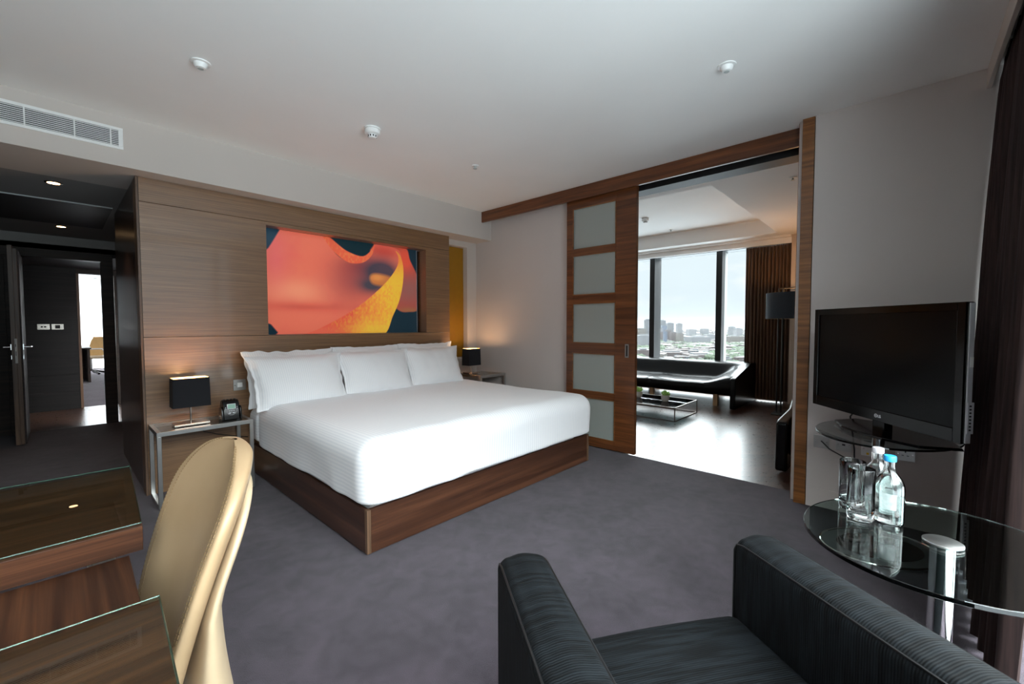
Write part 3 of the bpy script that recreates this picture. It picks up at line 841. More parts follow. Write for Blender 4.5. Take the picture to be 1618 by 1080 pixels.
SC = Vector((2.850, .060, 0))
ts = thing('tv_stand', 'oval glass television stand on a chrome pole by the grey wall', 'stand', (2.94, .075, 0))
MB().ell(SC.x, SC.y, .352, .275, math.radians(165), .640, .650, 72).build('glass_shelf', M['smoke_glass'], ts, smooth=True)
MB().lathe(2.94, .085, [(.028, .012), (.028, .638)], 32).build('pole', M['chrome'], ts, smooth=True)
MB().lathe(2.94, .085, [(.048, .628), (.05, .632), (.05, .6395)], 32).build('flange', M['chrome'], ts, smooth=True)
M['plate_grey'] = plain('grey_lacquered_plate', srgb(96, 98, 100), .3, .4)
MB().ell(2.94, .07, .27, .21, math.radians(130), 0, .012, 64, .004).build('floor_plate', M['plate_grey'], ts, smooth=True)
MB().ell(2.94, .07, .195, .145, math.radians(130), .012, .0145, 64, .001).build('plate_inset', M['black_plastic'], ts, smooth=True)
m = MB(); ng = 64
for i in range(ng):
    pass
m.tube([(2.94+.268*math.cos(a)*math.cos(2.27)-.208*math.sin(a)*math.sin(2.27), .07+.268*math.cos(a)*math.sin(2.27)+.208*math.sin(a)*math.cos(2.27), .011) for a in [2*PI*i/ng for i in range(ng+1)]], .006, 8)
m.build('plate_rim', M['chrome'], ts, smooth=True)

# wall plates low on the television wall (x = XT, normal -x)
N_ = (-1, 0, 0); U_ = (0, -1, 0)
plate('blank_wall_plate', 'steel wall plate where the black aerial lead plugs in beside the wooden post', 'wall plate', (XT, .378, .440), U_, ZA, N_, .082, .082, M['steel'])
plate('aerial_socket', 'second steel wall plate from the wooden post behind the glass shelf', 'socket', (XT, .263, .441), U_, ZA, N_, .080, .082, M['steel'],
      lambda r, Mx: MB().obox(Mx @ Matrix.Translation((0, .007, 0)), .008, .002, .005).build('outlet', M['black_matte'], r))
def dbl(r, Mx):
    MB().obox(Mx @ Matrix.Translation((-.018, .0075, 0)), .008, .002, .014).build('rocker', M['white_plastic'], r, bevel=.001)
    MB().obox(Mx @ Matrix.Translation((-.018, .0068, -.031)), .006, .0006, .006).build('yellow_sticker', M['yellow'], r)
    m = MB()
    for s_ in (-1, 1): m.obox(Mx @ Matrix.Translation((.022*1+s_*.009, .0068, .0)), .0015, .001, .003)
    m.build('pin_slot', M['black_matte'], r)
    m = MB()
    for i in range(6): m.obox(Mx @ Matrix.Translation((-.034+i*.007, .0064, .037)), .0025, .0006, .0022)
    m.build('lettering', M['black_matte'], r)
plate('fused_switch', 'white plastic fused switch plate with a small yellow sticker below the television', 'switch', (XT, .128, .440), U_, ZA, N_, .098, .092, M['white_plastic'], dbl)
def sock(r, Mx):
    m = MB(); m.obox(Mx @ Matrix.Translation((0, .0065, .014)), .003, .001, .005)
    for s_ in (-1, 1): m.obox(Mx @ Matrix.Translation((s_*.011, .0065, -.008)), .005, .001, .0022)
    m.build('pin_slot', M['black_matte'], r)
plate('power_socket', 'steel power socket behind the water bottles, nearest the curtain', 'socket', (XT, -.022, .440), U_, ZA, N_, .086, .082, M['steel'], sock)
tag(MB().tube([(XT-.008, .378, .445), (XT-.05, .33, .41), (XT-.10, .25, .385), (3.22, .20, .395), (3.2, .20, .46), (3.17, .21, .56), (3.15, .22, .662), (3.1, .20, .70), (3.02, .14, .715), (2.9, .07, .73)], .0042, 8).build('aerial_cable', M['black_matte'], smooth=True),
    'black aerial lead looping from the wall plate up to the television', 'cable')

# ================================================================== GLASS SIDE TABLE with bottles and tumblers
GT = (1.637, -.080); ZT = .60; TT = .012
gt = thing('side_table', 'round green-edged glass side table with one chrome column', 'table', (GT[0], GT[1], 0))
MB().ell(GT[0], GT[1], .322, .295, math.radians(156), ZT-TT, ZT, 96, .0015).build('glass_top', M['green_glass'], gt, smooth=True)
DX, DY = 1.632, -.092
MB().lathe(DX, DY, [(.0, ZT+.0005), (.038, ZT+.0005), (.042, ZT+.003), (.042, ZT+.007), (.039, ZT+.009), (.0, ZT+.0095)], 40, False).build('clamp_disc', M['steel'], gt, smooth=True)
MB().lathe(DX, DY, [(.026, .012), (.026, ZT-TT-.0005)], 40).build('column', M['chrome'], gt, smooth=True)
MB().lathe(DX, DY, [(.16, 0), (.16, .006), (.155, .011), (.03, .013)], 48).build('base_plate', M['steel'], gt, smooth=True)

def bottle(cx, cy, z, H, R, label, cap):
    r = thing('water_bottle', label, 'bottle', (cx, cy, z), 0, 'water bottles on the glass table')
    k = H/.218
    prof = [(R*.55, .0005), (R*.86, .0005), (R*.97, .005*k), (R, .014*k), (R, .115*k), (R*.97, .128*k), (R*.85, .143*k), (R*.62, .157*k), (R*.45, .166*k), (R*.37, .178*k), (R*.345, .192*k), (R*.36, .196*k), (R*.345, .200*k), (R*.345, .213*k)]
    inner = [(max(.0008, a-.0028), b+(0 if b > .02*k else .004)) for a, b in prof]
    o_ = [(a, z+b) for a, b in prof]; i_ = [(a, z+b) for a, b in inner]
    mb = MB(); mb.lathe(cx, cy, [(.0005, z+.006)]+[(a, b) for a, b in i_][1:][::1], 40, False)
    n1 = len(mb.v)
    mb2 = MB(); mb2.lathe(cx, cy, [(.0005, z+.004)]+o_+i_[::-1]+[(.0005, z+.009)], 40, False)
    mb2.build('glass_body', M['glass'], r, smooth=True, angle=180)
    w_ = [(.0005, .0095), (R-.0034, .0096)]+[(a-.0034, b) for a, b in prof[4:8]]
    w_ = [(a, z+b) for a, b in w_]+[(.0005, z+prof[7][1])]
    MB().lathe(cx, cy, w_, 40, False).build('water', M['water'], r, smooth=True)
    # printed label: small dark square mark and faint lettering on the side facing the room
    fa = math.atan2(-cy, -cx)
    def lp(a, zz, rr=R+.0006): return (cx+rr*math.cos(fa+a), cy+rr*math.sin(fa+a), z+zz)
    m = MB(); m.q([lp(.30, .118*k), lp(.48, .118*k), lp(.48, .128*k, R*.975), lp(.30, .128*k, R*.975)], [(0, 1, 2, 3)]); m.build('label_mark', M['black_matte'], r)
    m = MB()
    for q_ in range(6):
        a0 = .22-q_*.075; m.q([lp(a0, .121*k, R+.0008), lp(a0-.045, .121*k, R+.0008), lp(a0-.045, .1255*k, R+.0006), lp(a0, .1255*k, R+.0006)], [(0, 1, 2, 3)])
    m.build('label_lettering', M['black_matte'], r)
    m = MB(); na = 10
    for q_ in range(na):
        a0 = .5-q_*.11; m.q([lp(a0, .055*k), lp(a0-.11, .055*k), lp(a0-.11, .105*k), lp(a0, .105*k)], [(0, 1, 2, 3)])
    m.build('label_panel', M['label_film'], r)
    zt = z+H
    MB().lathe(cx, cy, [(R*.37, zt-.018*k), (R*.41, zt-.017*k), (R*.41, zt-.002*k), (R*.37, zt), (.0005, zt+.0003)], 36).build('cap', M[cap], r, smooth=True)
t = NT('label_film'); out = t.n['Material Output']
tr = t.add('ShaderNodeBsdfTransparent'); df = t.add('ShaderNodeBsdfDiffuse'); mx = t.add('ShaderNodeMixShader'); mx.inputs[0].default_value = .35
t.link(t.ramp(t.noise(t.coords((1, 1, 1)), 60, 3), [(.35, (.62, .72, .72, 1)), (.65, (.85, .9, .9, 1))]), df.inputs['Color'])
t.link(tr.outputs[0], mx.inputs[1]); t.link(df.outputs[0], mx.inputs[2]); t.link(mx.outputs[0], out.inputs['Surface'])
M['label_film'] = t.m
bottle(1.697, .022, ZT, .206, .037, 'blue-capped glass water bottle standing nearest the table column', 'blue_cap')
bottle(1.782, .052, ZT, .206, .037, 'glass water bottle half hidden behind the blue-capped one in front', 'silver')
def tumbler(cx, cy, label):
    z = ZT; R = .034; H = .158
    r = thing('tumbler', label, 'glass', (cx, cy, z), 0, 'tall glass tumblers on the glass table')
    pr = [(.0005, z+.0006), (R*.92, z+.0006), (R, z+.006), (R*1.02, z+H-.001), (R*1.0, z+H), (R*.985, z+H-.001), (R*.975, z+.045), (R*.85, z+.026), (R*.5, z+.018), (.0005, z+.017)]
    MB().lathe(cx, cy, pr, 48, False).build('glass_body', M['glass'], r, smooth=True, angle=60)
tumbler(1.678, .086, 'tall clear tumbler on the glass table nearest the armchair')
tumbler(1.752, .112, 'tall clear tumbler on the glass table, the one further behind')

# ================================================================== ARMCHAIR (foreground)
AY = math.radians(55.5)
fd = Vector((math.cos(AY), math.sin(AY), 0)); ld = Vector((-math.sin(AY), math.cos(AY), 0))
FL = Vector((.742, .744, 0)); FRp = Vector((1.352, .262, 0))
ac = thing('armchair', 'low dark striped fabric armchair with seamed arms in the foreground', 'armchair', ((FL+FRp)/2-fd*.4), AY)
def slab(org, length, width, z0, z1, r=.03, name='arm', taper=0.0, extra=0.0, sag=0.0, inward=1):
    """arm: org = front corner; runs backwards along -fd, width along ld"""
    mb = MB(); NU, NV = 44, 40
    def sec(v):      # outline of the cross-section: x (across) z
        # start bottom outer, up, over rounded top, down
        pts = []
        w_ = width; hgt = z1
        path = [(0, z0), (0, hgt-r), ] 
        for i in range(8): a = PI-PI/2*i/7; pts.append((r+r*math.cos(a), hgt-r+r*math.sin(a)))
        top = [(r+(w_-2*r)*i/6, hgt+.006*math.sin(PI*i/6)) for i in range(1, 6)]
        oth = []
        for i in range(8): a = PI/2-PI/2*i/7; oth.append((w_-r+r*math.cos(a), hgt-r+r*math.sin(a)))
        down1 = [(w_, z0+(hgt-r-z0)*(1-i/6)) for i in range(1, 7)]
        up1 = [(0, z0+(hgt-r-z0)*i/6) for i in range(0, 6)]
        return up1+pts+top+oth+down1
    S0 = sec(0); n = len(S0)
    # arc-length for uv
    al = [0]
    for a, b in zip(S0, S0[1:]): al.append(al[-1]+math.hypot(a[0]-b[0], a[1]-b[1]))
    L_ = [0, .004, .012, .025]+[.025+(length-.05)*i/20 for i in range(1, 21)]+[length-.012, length-.003, length]
    pts = []; uvs = []
    for l in L_:
        e = 0
        if l < .03: e = (1-math.sqrt(max(0, 1-(1-l/.03)**2)))*.022
        if l > length-.03: e = (1-math.sqrt(max(0, 1-(1-(length-l)/.03)**2)))*.022
        for k, (x, z_) in enumerate(S0):
            x2 = width/2+(x-width/2)*(1-e*2/width); z2 = z_-(e if z_ > z1-r*1.5 else 0)
            bul = 0
            P = org-fd*l+ld*x2*inward; P.z = z2-sag*l
            pts.append(P); uvs.append((l, al[k]))
    m_ = len(L_); F = []
    for j in range(m_-1):
        for k in range(n-1): F.append((j*n+k, j*n+k+1, (j+1)*n+k+1, (j+1)*n+k))
    F.append(tuple(range(n))); F.append(tuple(reversed(range((m_-1)*n, m_*n))))
    for j in range(m_-1): F.append((j*n, (j+1)*n, (j+1)*n+n-1, j*n+n-1))
    mb.q(pts, F, uvs)
    return mb, L_, S0
AW = .128
def arm(org, name):
    mb, L_, S0 = slab(org, .80, AW, .10, .62)
    a_ = mb.build(name, M['chair_fabric'], ac, smooth=True, angle=50)
    for x in (.006, AW-.006):   # seam piping along both top edges and down the front
        path = [org-fd*.006+ld*x+Vector((0, 0, z_)) for z_ in (.12, .3, .5, .585)]+[org-fd*.015+ld*x+Vector((0, 0, .603))]+[org-fd*l+ld*x+Vector((0, 0, .609)) for l in (.04, .2, .4, .6, .78)]
        MB().tube(path, .0028, 6).build('piping', M['black_matte'], a_, smooth=True)
arm(FL-ld*AW+ld*.0, 'arm')
arm(FRp-ld*.0-ld*.0-ld*AW*0+ld*0-ld*.0, 'arm')
# placement: left arm spans FL-ld*AW .. FL ; right arm spans FRp .. FRp+ld*AW
inn0 = FRp+ld*(AW+.002); inn1 = FL-ld*(AW+.002)
sw = (inn1-inn0).dot(ld)
org = inn0-fd*.02
mb, L_, S0 = slab(org+fd*(inn1-inn0).dot(fd)*.0, .70, sw, .25, .425, r=.03)
mb.build('seat', M['chair_fabric'], ac, smooth=True, angle=50)
bk = MB()
org2 = FRp-fd*.66
mb, L_, S0 = slab(FRp-fd*.68+ld*(AW+.003), .15, sw-.002, .10, .72, r=.04)
mb.build('backrest', M['chair_fabric'], ac, smooth=True, angle=50)
for (o_, a_) in ((FL-ld*.06-fd*.06, 0), (FRp+ld*.06-fd*.06, 0), (FL-ld*.06-fd*.7, 0), (FRp+ld*.06-fd*.7, 0)):
    MB().lathe(o_.x, o_.y, [(.016, 0), (.02, .1)], 16).build('leg', M['steel'], ac, smooth=True)

# ================================================================== DESK
dk = thing('desk', 'walnut desk with glass-topped raised ends and a lower middle shelf', 'desk', (-.35, .9, 0))
XE = .135
# far pedestal top with slight angle of its end edge like the photo
def topslab(pts, z0, z1, name, mat, par, bev=.0012):
    n = len(pts); mb = MB(); mb.prism(pts, 'Z', z0, z1); return mb.build(name, mat, par, bevel=bev)
farp = [(-1.15, 1.283), (.122, 1.268), (.150, 1.812), (-1.15, 1.880)]
nearp = [(-1.15, .40), (.080, .39), (.106, .903), (-1.15, .975)]
topslab(farp, .686, .742, 'far_top', [M['desk_wood_x']], dk)
topslab(nearp, .686, .742, 'near_top', [M['desk_wood_x']], dk)
def inset(p, d_): 
    cx = sum(a for a, b in p)/4; cy = sum(b for a, b in p)/4
    return [(a-math.copysign(d_, a-cx), b-math.copysign(d_, b-cy)) for a, b in p]
for p_ in (farp, nearp):
    q_ = inset(p_, .002)
    topslab(q_, .7432, .7500, 'glass_sheet', M['desk_glass'], dk, .0006)
    e_ = MB()
    for i in (0, 1, 2):
        a, b = Vector(q_[i]+(0,)), Vector(q_[(i+1) % 4]+(0,))
        e_.tube([a+Vector((0, 0, .7490)), b+Vector((0, 0, .7490))], .0012, 6)
    e_.build('glass_edge', M['glass_edge'], dk)
topslab([(-1.15, .99), (.092, .96), (.098, 1.275), (-1.15, 1.275)], .625, .680, 'middle_shelf', M['desk_wood'], dk)
# steel legs and modesty panel
for (x, y) in ((.060, 1.50), (.03, .62)):
    B(x-.02, x+.02, y-.16, y-.12, 0, .685).build('leg', M['steel'], dk, bevel=.002)
    B(x-.02, x+.02, y+.12, y+.16, 0, .685).build('leg', M['steel'], dk, bevel=.002)
    B(x-.02, x+.02, y-.12, y+.12, 0, .03).build('foot_bar', M['steel'], dk, bevel=.002)
B(-1.15, -1.12, .42, 1.85, .1, .685).build('rear_panel', M['desk_wood_x'], dk)
for y in (.42, 1.82):
    B(-1.12, -.75, y-.015, y+.015, 0, .685).build('end_panel', M['desk_wood_x'], dk)

# ================================================================== CREAM OFFICE CHAIR
oc = thing('office_chair', 'cream leather swivel chair with a tall padded back tucked into the desk', 'office chair', (-.02, 1.19, 0))
def Cx(z): # centre line of the front face of the back, x as a function of height
    t_ = (z-.45)/.49; return .098+.115*t_+.055*max(0, t_)**2
def halfw(z):
    t_ = (z-.45)/.485
    w_ = .195+.040*math.sin(min(1, max(0, t_/.75))*PI/2)
    if t_ > .66: w_ *= math.sqrt(max(0.0, 1-((t_-.66)/.34)**2.4)) if t_ < 1 else 0
    return max(w_, .01)
CY = 1.212
def backpad(front, thick, zb_, zt_, wsc, conc, expn=3.2, shell=False):
    def fn(u, v):
        z = zb_+(zt_-zb_)*(1-(1-v)**1.6)
        w_ = halfw(.45+(z-.45)*(.485/(zt_-.45)))*wsc
        a = 2*PI*u; ca, sa = math.cos(a), math.sin(a)
        y = math.copysign(abs(ca)**(2/expn), ca)*w_
        endf = min(1, w_/.12)**.7
        th = thick
        if shell: th = thick+.052*max(0, (.66-z)/.24)**1.3     # the shell swells toward the seat
        sx = math.copysign(abs(sa)**(2/expn), sa)
        xx = sx*th/2*endf
        dish = conc*(1-(y/max(w_, .01))**2)*endf
        x = Cx(max(z, .60) if shell else z)+front+th/2+xx
        if shell and z < .60: x -= .03*(.60-z)/.2
        if sa < 0: x += dish*abs(sa)**.5
        x -= .030*(abs(y)/.25)**2.4
        return Vector((x, CY+y, z))
    m = MB(); m.grid(fn, 64, 44, True)
    return m, fn
m, f1 = backpad(0.0, .070, .44, .918, 1.0, .036, 2.5); bp = m.build('backrest_pad', M['cream'], oc, smooth=True, angle=180)
m, f2 = backpad(.052, .040, .36, .852, .95, 0.0, 2.4, True); m.build('backrest_shell', M['cream_shell'], oc, smooth=True, angle=180)
# seams: two stitched lines round the edge of the pad
for uu, zt in ((.55, 0), (.965, 0)):
    pass
for off in (-.06, -.10):
    for side in (0, 1):
        path = []
        for i in range(60):
            v = .02+.93*i/59
            # near the side edge, slightly toward the front face
            u = (.5-off) if side else (1+off)
            p_ = f1(u % 1, v); path.append(p_)
        mm = MB()
        for i in range(0, 59):
            a, b = path[i], path[i+1]
            mm.tube([a, a.lerp(b, .62)], .0011, 5)
        mm.build('stitching', M['cream_stitch'], bp)
# seat, gas column and five-star base, arms
def seatfn(u, v):
    a = 2*PI*u; ca, sa = math.cos(a), math.sin(a); zz_ = [.425, .43, .45, .475, .49, .495, .497][int(round(v*6))]; sc_ = [.86, .96, 1, .99, .93, .7, .02][int(round(v*6))]
    return Vector((-.12+math.copysign(abs(ca)**.55, ca)*.235*sc_, CY+math.copysign(abs(sa)**.55, sa)*.225*sc_, zz_))
MB().grid(seatfn, 48, 7, True).build('seat', M['cream'], oc, smooth=True, angle=180)
MB().lathe(-.12, CY, [(.05, .20), (.03, .21), (.028, .42)], 24).build('gas_column', M['chrome'], oc, smooth=True)
MB().tube([(-.06, CY, .42), (.08, CY, .42), (.15, CY, .43), (.17, CY, .46)], .022, 12).build('back_bracket', M['chrome'], oc, smooth=True)
for i in range(5):
    a = 2*PI*i/5+.3; e = Vector((-.12+.27*math.cos(a), CY+.27*math.sin(a), .075))
    lg = MB().tube([(-.12+.03*math.cos(a), CY+.03*math.sin(a), .20), (-.12+.15*math.cos(a), CY+.15*math.sin(a), .13), e], [.022, .018, .014], 10).build('base_spoke', M['chrome'], oc, smooth=True)
    MB().tube([(e.x-.012*math.sin(a), e.y+.012*math.cos(a), .028), (e.x+.012*math.sin(a), e.y-.012*math.cos(a), .028)], .028, 16).build('castor', M['black_plastic'], lg, smooth=True)

# ================================================================== CURTAINS
def curtain(name, p0, p1, z0, z1, folds, amp, mat, label, seed=0, group=None, flare=0):
    p0, p1 = Vector(p0+(0,)), Vector(p1+(0,)); d = p1-p0; L_ = d.length; d.normalize(); n = Vector((-d.y, d.x, 0))
    r = thing(name, label, 'curtain', ((p0+p1)/2), math.atan2(d.y, d.x), group)
    nu, nv = folds*14, 30
    def fn(u, v):
        z = z0+(z1-z0)*v
        ph = 2*PI*folds*u+1.5*noise.noise(Vector((u*folds*.6, seed, v*.5)))
        A = amp*(.75+.5*noise.noise(Vector((u*folds*.5, seed+5, v*1.3))))
        top = max(0, (v-.93)/.07)
        off = A*math.sin(ph)*(1-.55*top)+.25*A*math.sin(2*ph+seed)*(1-top)+top*.3*amp*math.sin(ph*2)
        s_ = .018*math.sin(v*2.2+u*9+seed)
        P = p0+d*(L_*u+s_*(.5-abs(u-.5))*.8)+n*(off+flare*(1-v)**.8); P.z = z; return P
    def fn2(u, v): 
        P = fn(u, v); return P+n*.004
    m = MB(); m.grid(fn, nu, nv); m.build('drape', mat, r, smooth=True, angle=180)
    def hd(u, v):
        ph = 2*PI*folds*2*u
        P = p0+d*(L_*u)+n*(.5*amp*math.sin(ph)); P.z = z1-.09+.095*v; return P+n*.003
    m = MB(); m.grid(hd, folds*16, 3); m.build('heading_tape', mat, r, smooth=True, angle=180)
    return r
curtain('curtain', (3.345, -.352), (1.95, -.352), .02, 2.537, 15, .042, M['curtain'], 'floor-length dark brown curtain at the window beside the television', 1, None, -.085)
curtain('curtain', (7.60, 1.90), (7.60, 1.27), .03, 2.42, 13, .040, M['liv_curtain'], 'floor-length brown curtain behind the floor lamp in the living room', 4)

# ================================================================== CEILING FITTINGS
def spot(cx, cy, z, label, R=.045, group='white ceiling spotlights'):
    r = thing('ceiling_spotlight', label, 'ceiling light', (cx, cy, z-.03), 0, group)
    MB().lathe(cx, cy, [(R, z-.001), (R*.97, z-.006), (R*.72, z-.008)], 32).build('trim_ring', M['white_plastic'], r, smooth=True)
    MB().lathe(cx, cy, [(R*.70, z-.004), (R*.66, z-.018), (R*.5, z-.030), (R*.3, z-.032), (.001, z-.030)], 32, False).build('eyeball', M['white_plastic'], r, smooth=True)
    MB().lathe(cx, cy, [(R*.3, z-.0325), (R*.28, z-.034), (.001, z-.034)], 24, False).build('lens', M['pale_alu'], r, smooth=True)
spot(.545, 2.672, ZC, 'round white ceiling spotlight nearest the air vent')
spot(2.405, .712, ZC, 'round white ceiling spotlight nearest the wooden post')
def sprinkler(cx, cy, z, label, grp='sprinkler heads'):
    r = thing('ceiling_sprinkler', label, 'sprinkler', (cx, cy, z-.02), 0, grp)
    MB().lathe(cx, cy, [(.030, z-.001), (.028, z-.006), (.014, z-.008)], 28).build('escutcheon', M['white_plastic'], r, smooth=True)
    MB().lathe(cx, cy, [(.010, z-.006), (.009, z-.022), (.017, z-.024), (.017, z-.027), (.002, z-.028)], 20).build('deflector', M['pale_alu'], r, smooth=True)
sprinkler(2.446, 2.69, ZC, 'small white sprinkler head on the bedroom ceiling above the bed')
def smoke(cx, cy, z, label):
    r = thing('smoke_detector', label, 'smoke detector', (cx, cy, z-.06), 0, 'smoke detectors')
    MB().lathe(cx, cy, [(.054, z-.001), (.054, z-.009), (.049, z-.011)], 36).build('mount', M['white_plastic'], r, smooth=True)
    MB().lathe(cx, cy, [(.047, z-.011), (.050, z-.014), (.050, z-.038), (.044, z-.043), (.030, z-.045)], 36).build('body', M['white_plastic'], r, smooth=True)
    MB().lathe(cx, cy, [(.030, z-.044), (.029, z-.058), (.022, z-.066), (.004, z-.068)], 28).build('sensor_cap', M['white_plastic'], r, smooth=True)
    for i in range(10):
        a = 2*PI*i/10
        if i == 9: continue
        MB().obox(Matrix.Translation((cx+.0285*math.cos(a), cy+.0285*math.sin(a), z-.055)) @ Matrix.Rotation(a, 4, 'Z'), .0015, .004, .005).build('vent_slot', M['black_matte'], r)
smoke(1.512, 2.700, ZC, 'round white smoke detector on the bedroom ceiling')
# air vent in the bulkhead
av = thing('air_vent', 'long white slatted air vent high on the wall over the corridor', 'air vent', (-.4, YB, 2.31))
vx0, vx1, vz0, vz1 = -1.0, .333, 2.327, 2.462
m = MB(); f_ = .018
m.box(vx0, vx1, YB-.007, YB, vz0, vz0+f_); m.box(vx0, vx1, YB-.007, YB, vz1-f_, vz1)
m.box(vx0, vx0+.022, YB-.007, YB, vz0+f_, vz1-f_); m.box(vx1-.022, vx1, YB-.007, YB, vz0+f_, vz1-f_)
m.build('frame', M['white_plastic'], av, bevel=.001)
B(vx0+.02, vx1-.02, YB-.0008, YB-.0002, vz0+f_, vz1-f_).build('dark_cavity', M['black_matte'], av)
nsl = 9
for i in range(nsl):
    z_ = vz0+f_+(vz1-vz0-2*f_)*(i+.5)/nsl
    B(vx0+.022, vx1-.022, YB-.006, YB-.001, z_-.0022, z_+.0022).build('slat', M['white_plastic'], av)
for x in (-.75, -.42, -.085, .115, .275):
    B(x-.003, x+.003, YB-.0066, YB-.001, vz0+f_, vz1-f_).build('divider', M['white_plastic'], av)

# ================================================================== CORRIDOR AND HALL
side = thing('gloss_side_cabinet', 'tall dark glossy cupboard side beside the panelling in the corridor', 'cupboard', (.46, 4.9, 0))
B(.400, .50, YH+.135, 5.35, 0, ZS-.003).build('gloss_panel', M['side_wood'], side)
B(.470, .56, 5.36, 6.35, 0.06, ZS-.08).build('door', M['side_wood'], side)
B(.462, .47, 5.50, 5.515, .98, 1.12).build('handle', M['steel'], side)
st(B(.565, .66, 5.36, 7.15, 0, ZS).build('wall_corridor_right', M['hall_wood']))
# end wall with doorway x -.22..0.395, z<1.955
w = MB()
w.box(-1.0, .62, 7.15, 7.27, 2.06, ZS+.1)
st(w.build('wall_corridor_end', M['grey_paint']))
w = MB(); w.box(-1.0, .50, 7.13, 7.27, 1.965, 2.06); w.box(.395, .50, 7.13, 7.27, 0, 1.965); w.box(-.36, -.23, 7.13, 7.27, 0, 1.965)
w.box(-1.0, -.36, 7.14, 7.26, 0, 1.965)
st(w.build('door_2', M['hall_wood'], bevel=.002))
# open door leaf seen edge on, hinged at the frame
dl = thing('door_leaf', 'open walnut door leaf seen edge-on at the end of the corridor', 'door', (-.27, 6.78, 0))
m = MB(); m.box(-.300, -.268, 6.42, 7.12, .012, 1.985); m.box(-.268, -.240, 6.435, 7.12, .012, 1.955)
m.build('leaf', M['door_wood'], dl, bevel=.001)
B(-.24, -.228, 6.46, 7.12, .012, 1.94).build('inner_board', M['hall_wood'], dl)
lk = MB(); lk.box(-.278, -.262, 6.4315, 6.4345, .825, 1.07)
lk.box(-.278, -.268, 6.417, 6.4195, .825, 1.07)
lp_ = lk.build('lock_plate', M['white_plastic'], dl, bevel=.001)
B(-.274, -.270, 6.4162, 6.4172, .99, 1.015).build('latch_hole', M['black_matte'], lp_)
B(-.274, -.270, 6.4162, 6.4172, .90, .945).build('bolt_hole', M['black_matte'], lp_)
for s_, xx in ((-1, -.300), (1, -.228)):
    B(min(xx, xx+s_*.008), max(xx, xx+s_*.008), 6.475, 6.50, .955, 1.015).build('handle_rose', M['chrome'], dl, bevel=.001)
    MB().tube([(xx+s_*.006, 6.487, .985), (xx+s_*.05, 6.487, .985), (xx+s_*.055, 6.53, .985), (xx+s_*.055, 6.60, .985)], .009, 10).build('lever', M['chrome'], dl, smooth=True)
    B(min(xx, xx+s_*.006), max(xx, xx+s_*.006), 6.475, 6.50, .865, .905).build('keyhole_cover', M['chrome'], dl, bevel=.001)
# corridor hatch and downlights
ht = thing('ceiling_hatch', 'dark glossy hatch panel set in the corridor ceiling', 'hatch', (-.3, 5.7, ZS-.02))
B(-.95, .37, 5.10, 6.25, ZS-.008, ZS-.0005).build('panel', M['hatch'], ht)
B(-.95, .37, 5.088, 5.10, ZS-.010, ZS-.0005).build('edge_trim', M['pale_alu'], ht)
def downlight(cx, cy, z, label, e):
    r = thing('recessed_downlight', label, 'ceiling light', (cx, cy, z-.01), 0, 'lit corridor downlights')
    MB().lathe(cx, cy, [(.048, z-.0005), (.046, z-.004), (.034, z-.005)], 28, True).build('ring', M['nickel'], r, smooth=True)
    MB().lathe(cx, cy, [(.033, z-.0055), (.02, z-.007), (.001, z-.0072)], 24, False).build('lamp_face', M['down_glow'], r, smooth=True)
    L_ = bpy.data.lights.new('downlight_beam', 'SPOT'); L_.energy = e; L_.color = (1, .66, .38); L_.spot_size = math.radians(95); L_.spot_blend = .8; L_.shadow_soft_size = .03
    lo = bpy.data.objects.new('downlight_beam', L_); COL.objects.link(lo); lo.location = (cx, cy, z-.012)
downlight(.022, 4.50, ZS, 'lit recessed downlight nearest the bedroom in the corridor ceiling', 26)
downlight(.072, 6.42, ZS, 'lit recessed downlight nearest the corridor door', 16)
# hall beyond: panelled wall with an opening, switches
st(B(-1.3, 1.6, 7.15, 8.85, 2.02, 2.12).build('ceiling', M['dark_paint']))
hp = MB(); zlev = [.04, .26, .50, .74, .98, 1.22, 1.46, 1.70, 1.94, 2.02]
for a, b in zip(zlev, zlev[1:]): hp.box(-1.3, .222, 8.75, 8.84, a+.002, b-.002)
hp.box(-1.3, .222, 8.757, 8.84, 0, 2.02)
st(hp.build('wall_hall', M['hall_panel']))
st(B(.222, 1.6, 8.75, 8.85, 1.945, 2.02).build('wall_hall_lintel', M['hall_wood']))
st(B(.222, .25, 8.74, 8.95, 0, 1.945).build('trim_hall_jamb', M['door_wood']))
st(B(.62, 1.6, 8.75, 8.85, 0, 1.945).build('wall_hall_right', M['hall_wood']))
st(B(1.5, 1.6, 7.15, 8.85, 0, 2.02).build('wall_hall_side', M['hall_wood']))
st(B(-1.3, -1.2, 7.27, 8.85, 0, 2.02).build('wall_hall_left', M['hall_wood']))
plate('hall_switch', 'steel two-gang switch on the dark panelled hall wall, nearer the open door leaf', 'light switch', (-.112, 8.75, 1.18), XA, ZA, (0, -1, 0), .118, .078, M['nickel'], rocker(2, .010, 'black_matte'))
plate('hall_switch', 'steel switch plate with dark square rocker beside the two-gang one', 'light switch', (.022, 8.75, 1.18), XA, ZA, (0, -1, 0), .118, .078, M['nickel'], rocker(1, .024, 'black_matte'))
